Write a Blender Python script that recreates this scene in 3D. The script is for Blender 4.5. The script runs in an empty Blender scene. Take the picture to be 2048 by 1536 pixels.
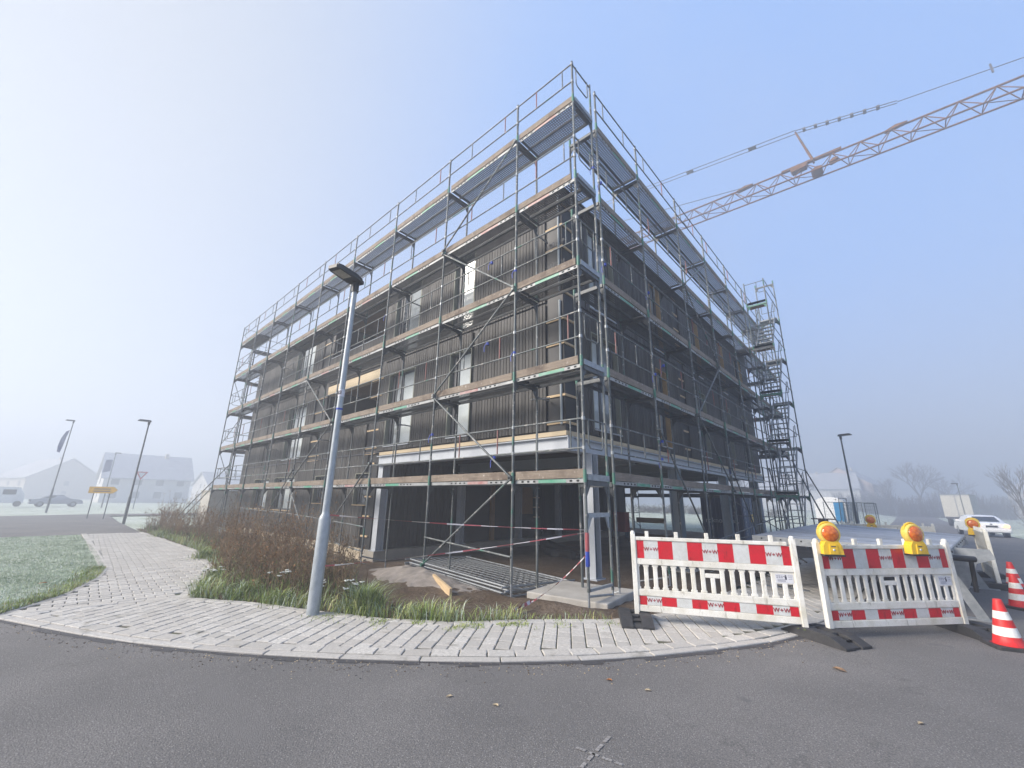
import bpy, bmesh, math, random
from mathutils import Vector, Matrix, noise
random.seed(7)
rnd = random.random
def U(a, b): return a + (b - a) * random.random()
R = math.radians
S = bpy.context.scene
COL = S.collection

# ------------------------------------------------------------------ materials
class NT:
    def __init__(s, name):
        s.m = bpy.data.materials.new(name); s.m.use_nodes = True
        s.t = s.m.node_tree; s.t.nodes.clear()
        s.out = s.n('ShaderNodeOutputMaterial')
    def n(s, typ, **kw):
        nd = s.t.nodes.new(typ)
        for k, v in kw.items(): setattr(nd, k, v)
        return nd
    def l(s, a, b): s.t.links.new(a, b)
    def val(s, sock, v):
        if hasattr(v, 'links'): s.l(v, sock)
        else: sock.default_value = v
    def math(s, op, a, b=0.0, c=None):
        nd = s.n('ShaderNodeMath', operation=op)
        s.val(nd.inputs[0], a); s.val(nd.inputs[1], b)
        if c is not None: s.val(nd.inputs[2], c)
        return nd.outputs[0]
    def obj(s):
        return s.n('ShaderNodeTexCoord').outputs['Object']
    def scaled(s, vec, sc):
        mp = s.n('ShaderNodeMapping'); s.l(vec, mp.inputs[0])
        mp.inputs['Scale'].default_value = sc if hasattr(sc, '__len__') else (sc, sc, sc)
        return mp.outputs[0]
    def noise(s, vec, scale, detail=4, rough=.55):
        nd = s.n('ShaderNodeTexNoise'); s.l(vec, nd.inputs['Vector'])
        nd.inputs['Scale'].default_value = scale; nd.inputs['Detail'].default_value = detail
        nd.inputs['Roughness'].default_value = rough
        return nd.outputs['Fac']
    def ramp(s, fac, a, b, ca=(0, 0, 0), cb=(1, 1, 1)):
        nd = s.n('ShaderNodeValToRGB'); s.l(fac, nd.inputs[0])
        e = nd.color_ramp.elements
        e[0].position = a; e[1].position = b
        e[0].color = (*ca, 1); e[1].color = (*cb, 1)
        return nd.outputs[0]
    def mix(s, f, a, b, blend='MIX'):
        nd = s.n('ShaderNodeMix', data_type='RGBA', blend_type=blend)
        s.val(nd.inputs[0], f)
        for sock, v in ((nd.inputs[6], a), (nd.inputs[7], b)):
            if hasattr(v, 'links'): s.l(v, sock)
            else: sock.default_value = (*v, 1)
        return nd.outputs[2]
    def bsdf(s, color, rough=.6, metal=0., bump=None, bdist=.01, spec=.5, coat=0., alpha=None):
        b = s.n('ShaderNodeBsdfPrincipled')
        if hasattr(color, 'links'): s.l(color, b.inputs['Base Color'])
        else: b.inputs['Base Color'].default_value = (*color, 1)
        s.val(b.inputs['Roughness'], rough)
        b.inputs['Metallic'].default_value = metal
        b.inputs['Specular IOR Level'].default_value = spec
        b.inputs['Coat Weight'].default_value = coat
        if bump is not None:
            bp = s.n('ShaderNodeBump'); s.l(bump[0], bp.inputs['Height'])
            bp.inputs['Strength'].default_value = bump[1]; bp.inputs['Distance'].default_value = bdist
            s.l(bp.outputs[0], b.inputs['Normal'])
        s.l(b.outputs[0], s.out.inputs[0])
        return b

def simple(name, c, rough=.6, metal=0., c2=None, sc=6., amp=None, bump=0., bsc=40., spec=.5, coat=0., stretch=None, island=0.):
    t = NT(name); v = t.obj()
    if stretch: v = t.scaled(v, stretch)
    if c2 is None: c2 = tuple(x * .72 for x in c)
    col = t.mix(t.ramp(t.noise(v, sc, 5, .6), .3, .7), c, c2)
    if island:
        g = t.n('ShaderNodeNewGeometry').outputs['Random Per Island']
        f = t.math('MULTIPLY_ADD', g, island, 1 - island / 2)
        cc = t.n('ShaderNodeCombineColor')
        for i in range(3): t.l(f, cc.inputs[i])
        col = t.mix(1., col, cc.outputs[0], 'MULTIPLY')
    b = (t.noise(v, bsc, 3), bump) if bump else None
    t.bsdf(col, rough, metal, b, .01, spec, coat)
    return t.m

MAT = {}
MAT['galv'] = None
def m_tube():
    t = NT('scaffold_tube'); v = t.obj()
    c = t.mix(t.ramp(t.noise(v, 1.6, 5, .7), .38, .62), (.075, .088, .092), (.15, .165, .168))
    c = t.mix(t.ramp(t.noise(v, 9, 4, .7), .56, .66), c, (.36, .345, .32))
    c = t.mix(t.ramp(t.noise(v, 2.3, 2, .5), .63, .68), c, (.05, .14, .11))
    t.bsdf(c, .55, .15); return t.m
MAT['tube'] = m_tube()
MAT['tube_green'] = simple('green_scaffold_paint', (.03, .20, .13), .5, 0, (.10, .18, .15), 8)
MAT['tube_red'] = simple('red_scaffold_paint', (.28, .06, .05), .5, 0, (.22, .16, .14), 9)
MAT['tube_dark'] = simple('dark_steel_transom', (.055, .062, .07), .5, .3, (.11, .12, .125), 5)
MAT['galv'] = simple('galvanised_steel', (.36, .38, .40), .45, .45, (.24, .26, .28), 14)
MAT['galv_light'] = simple('new_galvanised_steel', (.36, .40, .43), .45, .2, (.28, .31, .34), 16)
def m_board(name, st, a, b, cdirt):
    t = NT(name); v = t.obj()
    c = t.mix(t.ramp(t.noise(t.scaled(v, st), 3.2, 6, .65), .3, .7), a, b)
    c = t.mix(t.ramp(t.noise(v, 2.4, 4, .6), .48, .7), c, cdirt)
    c = t.mix(t.ramp(t.noise(v, 16, 4, .7), .62, .7), c, (.54, .50, .45))
    g = t.n('ShaderNodeNewGeometry').outputs['Random Per Island']
    c = t.mix(t.math('MULTIPLY', g, .35), c, (.17, .115, .085))
    t.bsdf(c, .8, 0, (t.noise(t.scaled(v, st), 6, 4), .5), .01, .3); return t.m
MAT['plank_x'] = m_board('weathered_plank_along_x', (.5, 14, 14), (.31, .265, .21), (.16, .132, .108), (.10, .08, .064))
MAT['plank_y'] = m_board('weathered_plank_along_y', (14, .5, 14), (.31, .27, .225), (.17, .145, .122), (.15, .125, .105))
MAT['timber'] = simple('fresh_timber', (.62, .47, .29), .7, 0, (.50, .36, .20), 3, stretch=(1, 1, 8), bump=.2)
MAT['timber_pale'] = simple('pale_laminated_timber', (.60, .49, .33), .6, 0, (.50, .40, .26), 2, stretch=(.4, .4, 10))
MAT['timber_brown'] = simple('brown_timber', (.27, .16, .08), .75, 0, (.18, .10, .05), 3)
def m_deckholes():
    t = NT('perforated_deck'); v = t.obj()
    sx = t.n('ShaderNodeSeparateXYZ'); t.l(v, sx.inputs[0])
    P = .052
    def cell(o, off=0.):
        f = t.math('FRACT', t.math('ADD', t.math('DIVIDE', o, P), off))
        return t.math('SUBTRACT', f, .5)
    a = cell(sx.outputs[0]); b = cell(sx.outputs[1])
    d = t.math('SQRT', t.math('ADD', t.math('MULTIPLY', a, a), t.math('MULTIPLY', b, b)))
    hole = t.math('LESS_THAN', d, .27)
    c = t.mix(t.ramp(t.noise(v, 3, 4), .35, .7), (.065, .07, .08), (.12, .125, .13))
    b_ = t.bsdf(c, .5, .4)
    tr = t.n('ShaderNodeBsdfTransparent'); mx = t.n('ShaderNodeMixShader')
    t.l(hole, mx.inputs[0]); t.l(b_.outputs[0], mx.inputs[1]); t.l(tr.outputs[0], mx.inputs[2])
    t.l(mx.outputs[0], t.out.inputs[0]); return t.m
MAT['deck'] = m_deckholes()
MAT['deck_ply'] = simple('plywood_deck', (.11, .105, .10), .7, 0, (.07, .066, .06), 3)
MAT['deck_side'] = simple('deck_side_rail', (.40, .415, .42), .55, .1, (.20, .21, .215), 3.5)
MAT['deck_green'] = simple('green_deck_label', (.025, .25, .14), .5, 0, (.17, .32, .26), 5)
MAT['deck_red'] = simple('faded_red_deck_label', (.28, .10, .10), .55, 0, (.40, .31, .29), 7)
MAT['deck_hole'] = simple('dark_deck_slot', (.012, .012, .014), .8)
def m_clad(name, base, alt, isl, zs=.35):
    t = NT(name); v = t.obj()
    c = t.mix(t.ramp(t.noise(t.scaled(v, (16, 16, zs)), 2.5, 6, .65), .3, .7), base, alt)
    c = t.mix(t.ramp(t.noise(t.scaled(v, (.7, .7, .5)), 1.2, 4), .48, .75), c, tuple(x * 1.35 for x in alt))
    g = t.n('ShaderNodeNewGeometry').outputs['Random Per Island']
    f = t.math('MULTIPLY_ADD', g, isl, 1 - isl / 2)
    cc = t.n('ShaderNodeCombineColor')
    for i in range(3): t.l(f, cc.inputs[i])
    c = t.mix(1., c, cc.outputs[0], 'MULTIPLY')
    t.bsdf(c, .62, 0, (t.noise(t.scaled(v, (30, 30, .6)), 4, 4), .35), .008, .4); return t.m
MAT['clad'] = m_clad('dark_timber_cladding', (.030, .029, .028), (.068, .065, .061), .75)
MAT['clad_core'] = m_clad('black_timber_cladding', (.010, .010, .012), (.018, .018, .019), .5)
MAT['membrane'] = simple('black_facade_membrane', (.012, .0125, .015), .55, 0, (.02, .021, .024), 3, bump=.3, bsc=2.5)
MAT['membrane_print'] = simple('grey_membrane_print', (.085, .088, .095), .6)
MAT['frame'] = simple('anthracite_window_frame', (.055, .062, .072), .4, 0, (.045, .05, .06), 5)
MAT['reveal'] = simple('grey_green_window_reveal', (.30, .31, .25), .7, 0, (.24, .25, .20), 4)
MAT['reveal_wood'] = simple('ochre_window_reveal', (.46, .30, .13), .7, 0, (.38, .26, .13), 4)
MAT['pane_pale'] = simple('pale_pane', (.54, .58, .58), .16, 0, (.40, .44, .45), 1.2, coat=.5)  # pale, slightly mottled pane with a glossy coat
MAT['pane_dark'] = simple('dark_pane', (.018, .022, .026), .05, 0, (.03, .035, .04), 1.5, spec=.8)
MAT['pane_half'] = simple('painted_reflection_pane', (.12, .135, .14), .08, 0, (.42, .45, .455), 1.3, coat=.8)  # pale mottling in the colour stands in for white reflections on the glass
MAT['steel_white'] = simple('pale_primed_steel', (.47, .50, .54), .5, 0, (.41, .44, .48), 4)
MAT['steel_grey'] = simple('grey_primed_steel', (.36, .40, .42), .5, 0, (.30, .34, .36), 3)
MAT['steel_teal'] = simple('teal_grey_steel', (.075, .115, .14), .5, 0, (.10, .15, .175), 3)
MAT['concrete'] = simple('raw_concrete', (.40, .37, .32), .85, 0, (.30, .275, .235), 2.2, bump=.4, bsc=18)
MAT['concrete_pale'] = simple('pale_concrete', (.47, .45, .41), .85, 0, (.34, .32, .29), 2.5, bump=.4, bsc=22)
MAT['insul'] = simple('tan_plinth_insulation', (.58, .49, .36), .85, 0, (.46, .39, .29), 2.5, bump=.3)
MAT['soffit'] = simple('brown_soffit', (.075, .055, .038), .8, 0, (.05, .04, .03), 2)
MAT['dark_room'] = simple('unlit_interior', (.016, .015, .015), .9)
MAT['osb'] = simple('strand_board', (.36, .20, .08), .8, 0, (.24, .12, .05), 14)
MAT['roofing'] = simple('roofing_felt', (.06, .06, .06), .9)
MAT['red_paint'] = simple('red_cabinet_paint', (.36, .025, .02), .45, 0, (.28, .02, .018), 4)
MAT['blue_tie'] = simple('blue_cable_tie', (.02, .06, .42), .5)
MAT['black_plastic'] = simple('black_plastic', (.015, .015, .017), .5, 0, (.03, .03, .032), 9)

def m_asphalt():
    t = NT('frosted_asphalt'); v = t.obj()
    c = t.mix(t.ramp(t.noise(v, .55, 5, .6), .3, .72), (.16, .152, .147), (.275, .26, .248))
    c = t.mix(t.ramp(t.noise(v, 95, 3, .7), .34, .66), tuple([.085] * 3), c)
    vo = t.n('ShaderNodeTexVoronoi'); t.l(v, vo.inputs['Vector']); vo.inputs['Scale'].default_value = 48
    c = t.mix(t.ramp(vo.outputs['Distance'], .10, .27, (.7, .7, .7), (0, 0, 0)), c, (.36, .345, .335))
    c = t.mix(t.ramp(t.noise(v, 2.2, 4, .7), .64, .72), c, (.125, .122, .122))
    c = t.mix(t.ramp(t.noise(t.scaled(v, (.35, .9, 1)), .8, 4, .6), .55, .68), c, (.15, .145, .142))
    cr = t.n('ShaderNodeTexVoronoi', feature='DISTANCE_TO_EDGE'); cr.inputs['Scale'].default_value = .42
    wv = t.n('ShaderNodeVectorMath', operation='ADD'); t.l(v, wv.inputs[0]); nn = t.n('ShaderNodeTexNoise'); t.l(v, nn.inputs['Vector']); nn.inputs['Scale'].default_value = 2.5; nn.inputs['Detail'].default_value = 6; t.l(nn.outputs['Color'], wv.inputs[1]); t.l(wv.outputs[0], cr.inputs['Vector'])
    ck = t.math('MULTIPLY', t.math('LESS_THAN', cr.outputs['Distance'], .0045), t.math('GREATER_THAN', t.noise(v, .5, 2), .53))
    c = t.mix(t.math('MULTIPLY', ck, .32), c, (.07, .068, .066))
    b = t.math('ADD', t.noise(v, 110, 2), t.math('MULTIPLY', t.noise(v, 18, 3), .5))
    t.bsdf(c, .85, 0, (b, .8), .006, .3); return t.m
MAT['asphalt'] = m_asphalt()
MAT['tar'] = simple('tar_seam', (.045, .045, .05), .7, 0, (.075, .073, .075), 12, bump=.4)
def m_paver(name, a, b, isl):
    t = NT(name); v = t.obj()
    g = t.n('ShaderNodeNewGeometry').outputs['Random Per Island']
    c = t.mix(g, a, b)
    h = t.n('ShaderNodeTexWhiteNoise', noise_dimensions='1D'); t.l(g, h.inputs['W'])
    c = t.mix(t.math('MULTIPLY', h.outputs['Value'], isl), c, (.40, .36, .31))
    c = t.mix(t.ramp(t.noise(v, 30, 4, .75), .35, .7), c, tuple(x * .8 for x in a))
    c = t.mix(t.ramp(t.noise(v, 2.6, 5, .65), .60, .72), c, (.24, .225, .19))
    t.bsdf(c, .8, 0, (t.noise(v, 70, 3), .35), .006, .3); return t.m
MAT['paver'] = m_paver('grey_concrete_paver', (.46, .442, .41), (.68, .655, .61), .35)
MAT['kerb'] = m_paver('pale_kerb_stone', (.47, .45, .42), (.58, .56, .52), .3)
def m_joint():
    t = NT('sandy_mossy_joints'); v = t.obj()
    c = t.mix(t.ramp(t.noise(v, 6, 4, .65), .42, .6), (.12, .11, .088), (.075, .09, .035))
    t.bsdf(c, .95); return t.m
MAT['joint'] = m_joint()
def m_soil():
    t = NT('churned_soil'); v = t.obj()
    c = t.mix(t.ramp(t.noise(v, .9, 5, .6), .35, .66), (.12, .085, .055), (.22, .175, .135))
    c = t.mix(t.ramp(t.noise(v, 22, 5, .75), .4, .66), c, (.075, .052, .036))
    c = t.mix(t.ramp(t.noise(v, 48, 3, .7), .66, .72), c, (.36, .31, .26))
    b = t.math('ADD', t.noise(v, 34, 4, .7), t.math('MULTIPLY', t.noise(v, 7, 4), 1.3))
    t.bsdf(c, .95, 0, (b, 1.), .035, .2); return t.m
MAT['soil'] = m_soil()
MAT['sand'] = simple('grey_sand', (.30, .265, .235), .95, 0, (.20, .175, .15), 7, bump=1., bsc=14)
def m_field():
    t = NT('frosted_meadow'); v = t.obj()
    c = t.mix(t.ramp(t.noise(v, .35, 5, .65), .35, .65), (.26, .32, .20), (.54, .58, .50))
    c = t.mix(t.ramp(t.noise(v, 7, 5, .75), .4, .65), c, (.60, .64, .58))
    t.bsdf(c, .95, 0, (t.noise(v, 12, 5, .7), 1.), .08, .2); return t.m
MAT['field'] = m_field()
def m_leaf(name, a, b, sc=2.5, tl=.25):
    t = NT(name); v = t.obj()
    g = t.n('ShaderNodeNewGeometry').outputs['Random Per Island']
    c = t.mix(g, a, b)
    c = t.mix(t.ramp(t.noise(v, sc, 3), .35, .65), c, tuple(x * .7 for x in a))
    t.bsdf(c, .75, 0, spec=.25); return t.m
MAT['frost_grass'] = m_leaf('frosted_grass_blade', (.36, .46, .28), (.74, .78, .68), 1.4)
MAT['green_grass'] = m_leaf('green_grass_blade', (.24, .35, .06), (.70, .68, .32), 2.)
MAT['weed_stem'] = m_leaf('dry_weed_stem', (.27, .19, .11), (.52, .40, .25))
MAT['weed_rust'] = m_leaf('rusty_seed_head', (.27, .13, .055), (.50, .28, .135))
MAT['weed_dark'] = m_leaf('dark_dry_leaf', (.18, .11, .065), (.36, .235, .14))
MAT['weed_green'] = m_leaf('dull_green_leaf', (.08, .12, .035), (.22, .26, .09))
MAT['umbel'] = simple('white_flower_head', (.78, .78, .74), .8, 0, (.60, .62, .56), 30)
MAT['bark'] = simple('grey_bark', (.10, .09, .085), .9, 0, (.15, .14, .13), 8)
MAT['twig'] = m_leaf('bare_twig', (.13, .115, .105), (.20, .18, .165))
def m_dirty(name, c, dirt, lo, hi, sc=3.2, rough=.5):
    t = NT(name); v = t.obj()
    col = t.mix(t.ramp(t.noise(v, sc, 6, .7), lo, hi), c, dirt)
    col = t.mix(t.ramp(t.noise(t.scaled(v, (1, 1, .25)), 14, 4, .7), .60, .74), col, tuple(x * .62 for x in dirt))
    t.bsdf(col, rough, 0, (t.noise(v, 60, 2), .15)); return t.m
MAT['bar_white'] = m_dirty('white_barrier_plastic', (.80, .79, .745), (.58, .55, .45), .40, .72)
MAT['bar_film'] = m_dirty('white_reflective_film', (.62, .64, .64), (.50, .50, .47), .42, .7, 5)
MAT['bar_red'] = m_dirty('red_reflective_film', (.58, .010, .024), (.44, .016, .022), .42, .7, 6, .4)
MAT['bar_ink'] = simple('red_stencil_ink', (.33, .012, .02), .6)
MAT['sticker'] = simple('white_sticker', (.74, .75, .80), .4)
MAT['ink_grey'] = simple('grey_print', (.30, .31, .38), .6)
MAT['ink_dark'] = simple('dark_print', (.05, .05, .08), .6)
MAT['rubber'] = simple('recycled_rubber', (.022, .022, .025), .7, 0, (.05, .05, .052), 10, bump=.6, bsc=30)
MAT['yellow'] = m_dirty('yellow_lamp_plastic', (.78, .50, .03), (.52, .34, .05), .5, .75, 9, .45)
MAT['yellow_pale'] = simple('pale_yellow_lamp_rim', (.84, .62, .12), .4)
def m_amber():
    t = NT('amber_lens'); v = t.obj()
    vo = t.n('ShaderNodeTexVoronoi'); t.l(v, vo.inputs['Vector']); vo.inputs['Scale'].default_value = 26
    c = t.mix(vo.outputs['Distance'], (.75, .20, .01), (.42, .06, .004))
    t.bsdf(c, .18, 0, (vo.outputs['Distance'], .4), .004, .6, .5); return t.m
MAT['amber'] = m_amber()
MAT['cone_red'] = m_dirty('cone_red', (.60, .018, .018), (.40, .03, .025), .45, .72, 7)
MAT['cone_white'] = m_dirty('cone_white', (.76, .76, .74), (.54, .52, .46), .45, .72, 7)
MAT['tape_red'] = simple('tape_red', (.42, .10, .11), .5)
MAT['tape_white'] = simple('tape_white', (.72, .68, .68), .5)
MAT['lamp_head'] = simple('dark_lamp_head', (.03, .034, .038), .5)
MAT['lamp_glass'] = simple('lamp_lens', (.42, .40, .34), .15, 0, (.30, .29, .25), 30)
MAT['lamp_pole'] = simple('spangled_galvanised_pole', (.42, .46, .49), .45, .3, (.30, .335, .36), 16, stretch=(1, 1, .5))
MAT['lamp_pole_dark'] = simple('dull_lamp_pole', (.12, .135, .14), .55, .2)
MAT['crane'] = simple('orange_crane_paint', (.14, .060, .017), .65, 0, (.065, .036, .017), 2.5, spec=.2)
MAT['cable'] = simple('steel_cable', (.06, .055, .055), .5)
MAT['plat'] = simple('ribbed_zinc_plank', (.40, .43, .48), .45, .2, (.15, .17, .21), 2.6, stretch=(.6, 7, 1), island=.6)
MAT['car_white'] = simple('white_car_paint', (.80, .80, .80), .25, 0, (.76, .76, .77), 2, coat=.8)
MAT['car_glass'] = simple('car_glass', (.03, .035, .045), .05, 0, (.05, .055, .065), 2, spec=.8)
MAT['tyre'] = simple('tyre_rubber', (.02, .02, .02), .8)
def m_emit(name, c, e, s):
    t = NT(name); b = t.bsdf(c, .2); b.inputs['Emission Color'].default_value = (*e, 1); b.inputs['Emission Strength'].default_value = s
    return t.m
MAT['tail'] = m_emit('lit_tail_lamp', (.7, .25, .12), (1., .50, .22), 1.3)
MAT['truck_grey'] = simple('pale_trailer_skin', (.50, .49, .44), .55, 0, (.44, .43, .39), 1.5)
MAT['truck_side'] = simple('blue_grey_trailer_side', (.22, .25, .30), .6)
MAT['dark_trim'] = simple('dark_trim', (.06, .06, .07), .5)
def m_cont():
    t = NT('navy_container_paint'); v = t.obj()
    c = t.mix(t.ramp(t.noise(v, 2, 4), .3, .7), (.010, .016, .055), (.016, .026, .075))
    t.bsdf(c, .5); return t.m
MAT['navy'] = m_cont()
MAT['navy_end'] = simple('blue_container_door', (.02, .06, .14), .5, 0, (.015, .045, .11), 2)
MAT['letter'] = simple('white_lettering', (.62, .64, .66), .6)
MAT['cabin_white'] = simple('white_cabin', (.72, .72, .72), .5, 0, (.66, .66, .67), 1.5)
MAT['cabin_blue'] = simple('blue_cabin_door', (.005, .19, .42), .45, 0, (.008, .16, .36), 2)
MAT['mesh_dark'] = simple('dark_mesh_panel', (.12, .14, .15), .5, .3)
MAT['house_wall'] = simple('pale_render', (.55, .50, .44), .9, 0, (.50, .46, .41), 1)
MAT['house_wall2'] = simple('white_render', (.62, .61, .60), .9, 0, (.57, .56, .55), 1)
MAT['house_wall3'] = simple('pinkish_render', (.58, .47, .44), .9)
MAT['tiles'] = simple('fog_paled_roof_tiles', (.34, .35, .38), .8, 0, (.46, .47, .50), 1.5)  # roof colour lightened to stand in for thicker fog at a distance
MAT['house_window'] = simple('fog_paled_house_glass', (.24, .25, .27), .2)  # glass tone lifted, fog veil of the far houses put into the colour
MAT['sign_yellow'] = simple('yellow_sign', (.62, .36, .03), .5)
MAT['sign_white'] = simple('white_sign', (.75, .75, .75), .5)
MAT['sign_red'] = simple('red_sign_border', (.5, .02, .03), .5)
MAT['banner'] = simple('faded_blue_banner', (.10, .12, .24), .7, 0, (.30, .30, .36), .9)
MAT['car_dark'] = simple('fog_paled_slate_paint', (.34, .35, .39), .3, coat=.6)  # dark car's paint lightened to imitate its fading into the fog
MAT['leaf_orange'] = simple('orange_dead_leaf', (.40, .15, .03), .8)
MAT['leaf_pale'] = simple('pale_dead_leaf', (.50, .40, .26), .8)
MAT['chalk'] = simple('faint_chalk', (.33, .32, .31), .9, 0, (.21, .20, .195), 40)

# ------------------------------------------------------------------ mesh helpers
def wloc(o):
    v = Vector((0, 0, 0))
    while o is not None: v = v + o.location; o = o.parent
    return v
class MB:
    def __init__(s): s.v = []; s.f = []; s.mi = []; s.sm = []
    def face(s, pts, m=0, smooth=False):
        k = len(s.v); s.v += [tuple(p) for p in pts]; s.f.append(tuple(range(k, k + len(pts)))); s.mi.append(m); s.sm.append(smooth)
    def box(s, c, d, m=0, mat=None, skip=()):
        k = len(s.v); hx, hy, hz = d[0] / 2, d[1] / 2, d[2] / 2
        P = [Vector((x, y, z)) for x in (-hx, hx) for y in (-hy, hy) for z in (-hz, hz)]
        if mat is not None: P = [mat @ p for p in P]
        s.v += [(p.x + c[0], p.y + c[1], p.z + c[2]) for p in P]
        F = [(0, 1, 3, 2), (4, 6, 7, 5), (0, 4, 5, 1), (2, 3, 7, 6), (0, 2, 6, 4), (1, 5, 7, 3)]
        for i, q in enumerate(F):
            if i in skip: continue
            s.f.append(tuple(k + j for j in q)); s.mi.append(m); s.sm.append(False)
        return s
    def b2(s, a, b, m=0): return s.box([(a[i] + b[i]) / 2 for i in range(3)], [abs(b[i] - a[i]) for i in range(3)], m)
    def beam(s, p, q, w, h, m=0, up=(0, 0, 1)):
        p = Vector(p); q = Vector(q); d = q - p; L = d.length; d.normalize(); u = Vector(up)
        if abs(d.dot(u)) > .98: u = Vector((0, 1, 0))
        x = d.cross(u).normalized(); z = x.cross(d)
        M = Matrix((x, d, z)).transposed()
        return s.box((p + q) / 2, (w, L, h), m, M)
    def tube(s, p, q, r, n=8, m=0, r2=None, cap=True):
        p = Vector(p); q = Vector(q); d = (q - p)
        if d.length < 1e-6: return s
        d.normalize(); a = d.orthogonal().normalized(); b = d.cross(a); r2 = r if r2 is None else r2
        k = len(s.v); cs = [(math.cos(2 * math.pi * i / n), math.sin(2 * math.pi * i / n)) for i in range(n)]
        for c, r_ in ((p, r), (q, r2)):
            s.v += [tuple(c + (a * x + b * y) * r_) for x, y in cs]
        for i in range(n):
            j = (i + 1) % n; s.f.append((k + i, k + j, k + n + j, k + n + i)); s.mi.append(m); s.sm.append(n > 4)
        if cap:
            s.face([p + (a * x + b * y) * r for x, y in reversed(cs)], m)
            s.face([q + (a * x + b * y) * r2 for x, y in cs], m)
        return s
    def path(s, pts, r, n=6, m=0):
        for i in range(len(pts) - 1): s.tube(pts[i], pts[i + 1], r, n, m)
        return s
    def prism(s, poly, a, b, ax='z', m=0):
        def P(u, v, w): return {'z': (u, v, w), 'y': (u, w, v), 'x': (w, u, v)}[ax]
        n = len(poly); s.face([P(u, v, a) for u, v in reversed(poly)], m); s.face([P(u, v, b) for u, v in poly], m)
        for i in range(n):
            (u0, v0), (u1, v1) = poly[i], poly[(i + 1) % n]
            s.face([P(u0, v0, a), P(u1, v1, a), P(u1, v1, b), P(u0, v0, b)], m)
        return s
    def lathe(s, prof, c, n=20, m=0, axis='z'):
        k = len(s.v)
        for r, h in prof:
            for i in range(n):
                a = 2 * math.pi * i / n; x, y = r * math.cos(a), r * math.sin(a)
                p = (x, y, h) if axis == 'z' else (x, h, y)
                s.v.append((c[0] + p[0], c[1] + p[1], c[2] + p[2]))
        for j in range(len(prof) - 1):
            mm = m[j] if isinstance(m, (list, tuple)) else m
            for i in range(n):
                i2 = (i + 1) % n
                q = (k + j * n + i, k + j * n + i2, k + (j + 1) * n + i2, k + (j + 1) * n + i)
                s.f.append(q if axis == 'z' else q[::-1]); s.mi.append(mm); s.sm.append(True)
        return s
    def build(s, name, mats, parent=None, label=None, bevel=0):
        me = bpy.data.meshes.new(name)
        off = wloc(parent) if parent is not None else Vector((0, 0, 0))
        me.from_pydata([(x - off.x, y - off.y, z - off.z) for x, y, z in s.v], [], s.f)
        ml = mats if isinstance(mats, (list, tuple)) else [mats]
        for m in ml: me.materials.append(MAT[m])
        me.polygons.foreach_set('material_index', s.mi); me.polygons.foreach_set('use_smooth', s.sm)
        me.update()
        o = bpy.data.objects.new(name, me); COL.objects.link(o)
        if parent is not None: o.parent = parent
        if label: o['label'] = label
        if bevel:
            md = o.modifiers.new('bevel', 'BEVEL'); md.width = bevel; md.segments = 2; md.limit_method = 'ANGLE'
        return o
def tag(o, label, cat, group=None, kind=None):
    o['label'] = label; o['category'] = cat
    if group: o['group'] = group
    if kind: o['kind'] = kind
    return o
def thing(name, label, cat, loc=(0, 0, 0), group=None):
    o = bpy.data.objects.new(name, None); COL.objects.link(o); o.location = loc; o.empty_display_size = .3
    return tag(o, label, cat, group)
def struct(o, kind='structure'):
    o['kind'] = kind; return o
def copy_tree(o, loc=None, rz=None, label=None, parent=None):
    c = o.copy(); COL.objects.link(c)
    if parent is not None: c.parent = parent
    if loc is not None: c.location = loc
    if rz is not None: c.rotation_euler = (0, 0, rz)
    if label: c['label'] = label
    for ch in list(o.children): copy_tree(ch, parent=c)
    return c
_TX = {}
def text(name, body, size, mat, parent, loc, rot, bold=0., align='CENTER', squeeze=1.):
    key = (body, size, mat, bold, align)
    if key not in _TX:
        cu = bpy.data.curves.new(name, 'FONT'); cu.body = body; cu.size = size; cu.extrude = .0015; cu.offset = bold
        cu.space_character = 1.12 if body == 'W+W' else 1.; cu.align_x = align; cu.align_y = 'CENTER'
        o = bpy.data.objects.new(name, cu); COL.objects.link(o)
        me = bpy.data.meshes.new_from_object(o.evaluated_get(bpy.context.evaluated_depsgraph_get()))
        bpy.data.objects.remove(o); bpy.data.curves.remove(cu); me.name = name
        me.materials.clear(); me.materials.append(MAT[mat]); _TX[key] = me
    o = bpy.data.objects.new(name, _TX[key]); COL.objects.link(o); o.parent = parent; o.location = loc; o.rotation_euler = rot
    o.scale = (squeeze, 1, 1)
    return o

# ------------------------------------------------------------------ camera (solved from the photograph's scaffold geometry)
CAM = Vector((3.776, -5.931, 1.538))
yaw, pit, rol, foc = R(132.483), R(15.696), R(.892), 825.88
F = Vector((math.cos(pit) * math.cos(yaw), math.cos(pit) * math.sin(yaw), math.sin(pit)))
R0 = Vector((math.sin(yaw), -math.cos(yaw), 0)); U0 = R0.cross(F)
RT = R0 * math.cos(rol) + U0 * math.sin(rol); UP = -R0 * math.sin(rol) + U0 * math.cos(rol)
cam = bpy.data.cameras.new('camera'); co = bpy.data.objects.new('camera', cam); COL.objects.link(co)
M = Matrix((RT, UP, -F)).transposed().to_4x4(); M.translation = CAM
co.matrix_world = M; cam.sensor_width = 36; cam.lens = foc / 2048 * 36; cam.clip_end = 3000; cam.clip_start = .05
S.camera = co

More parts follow.
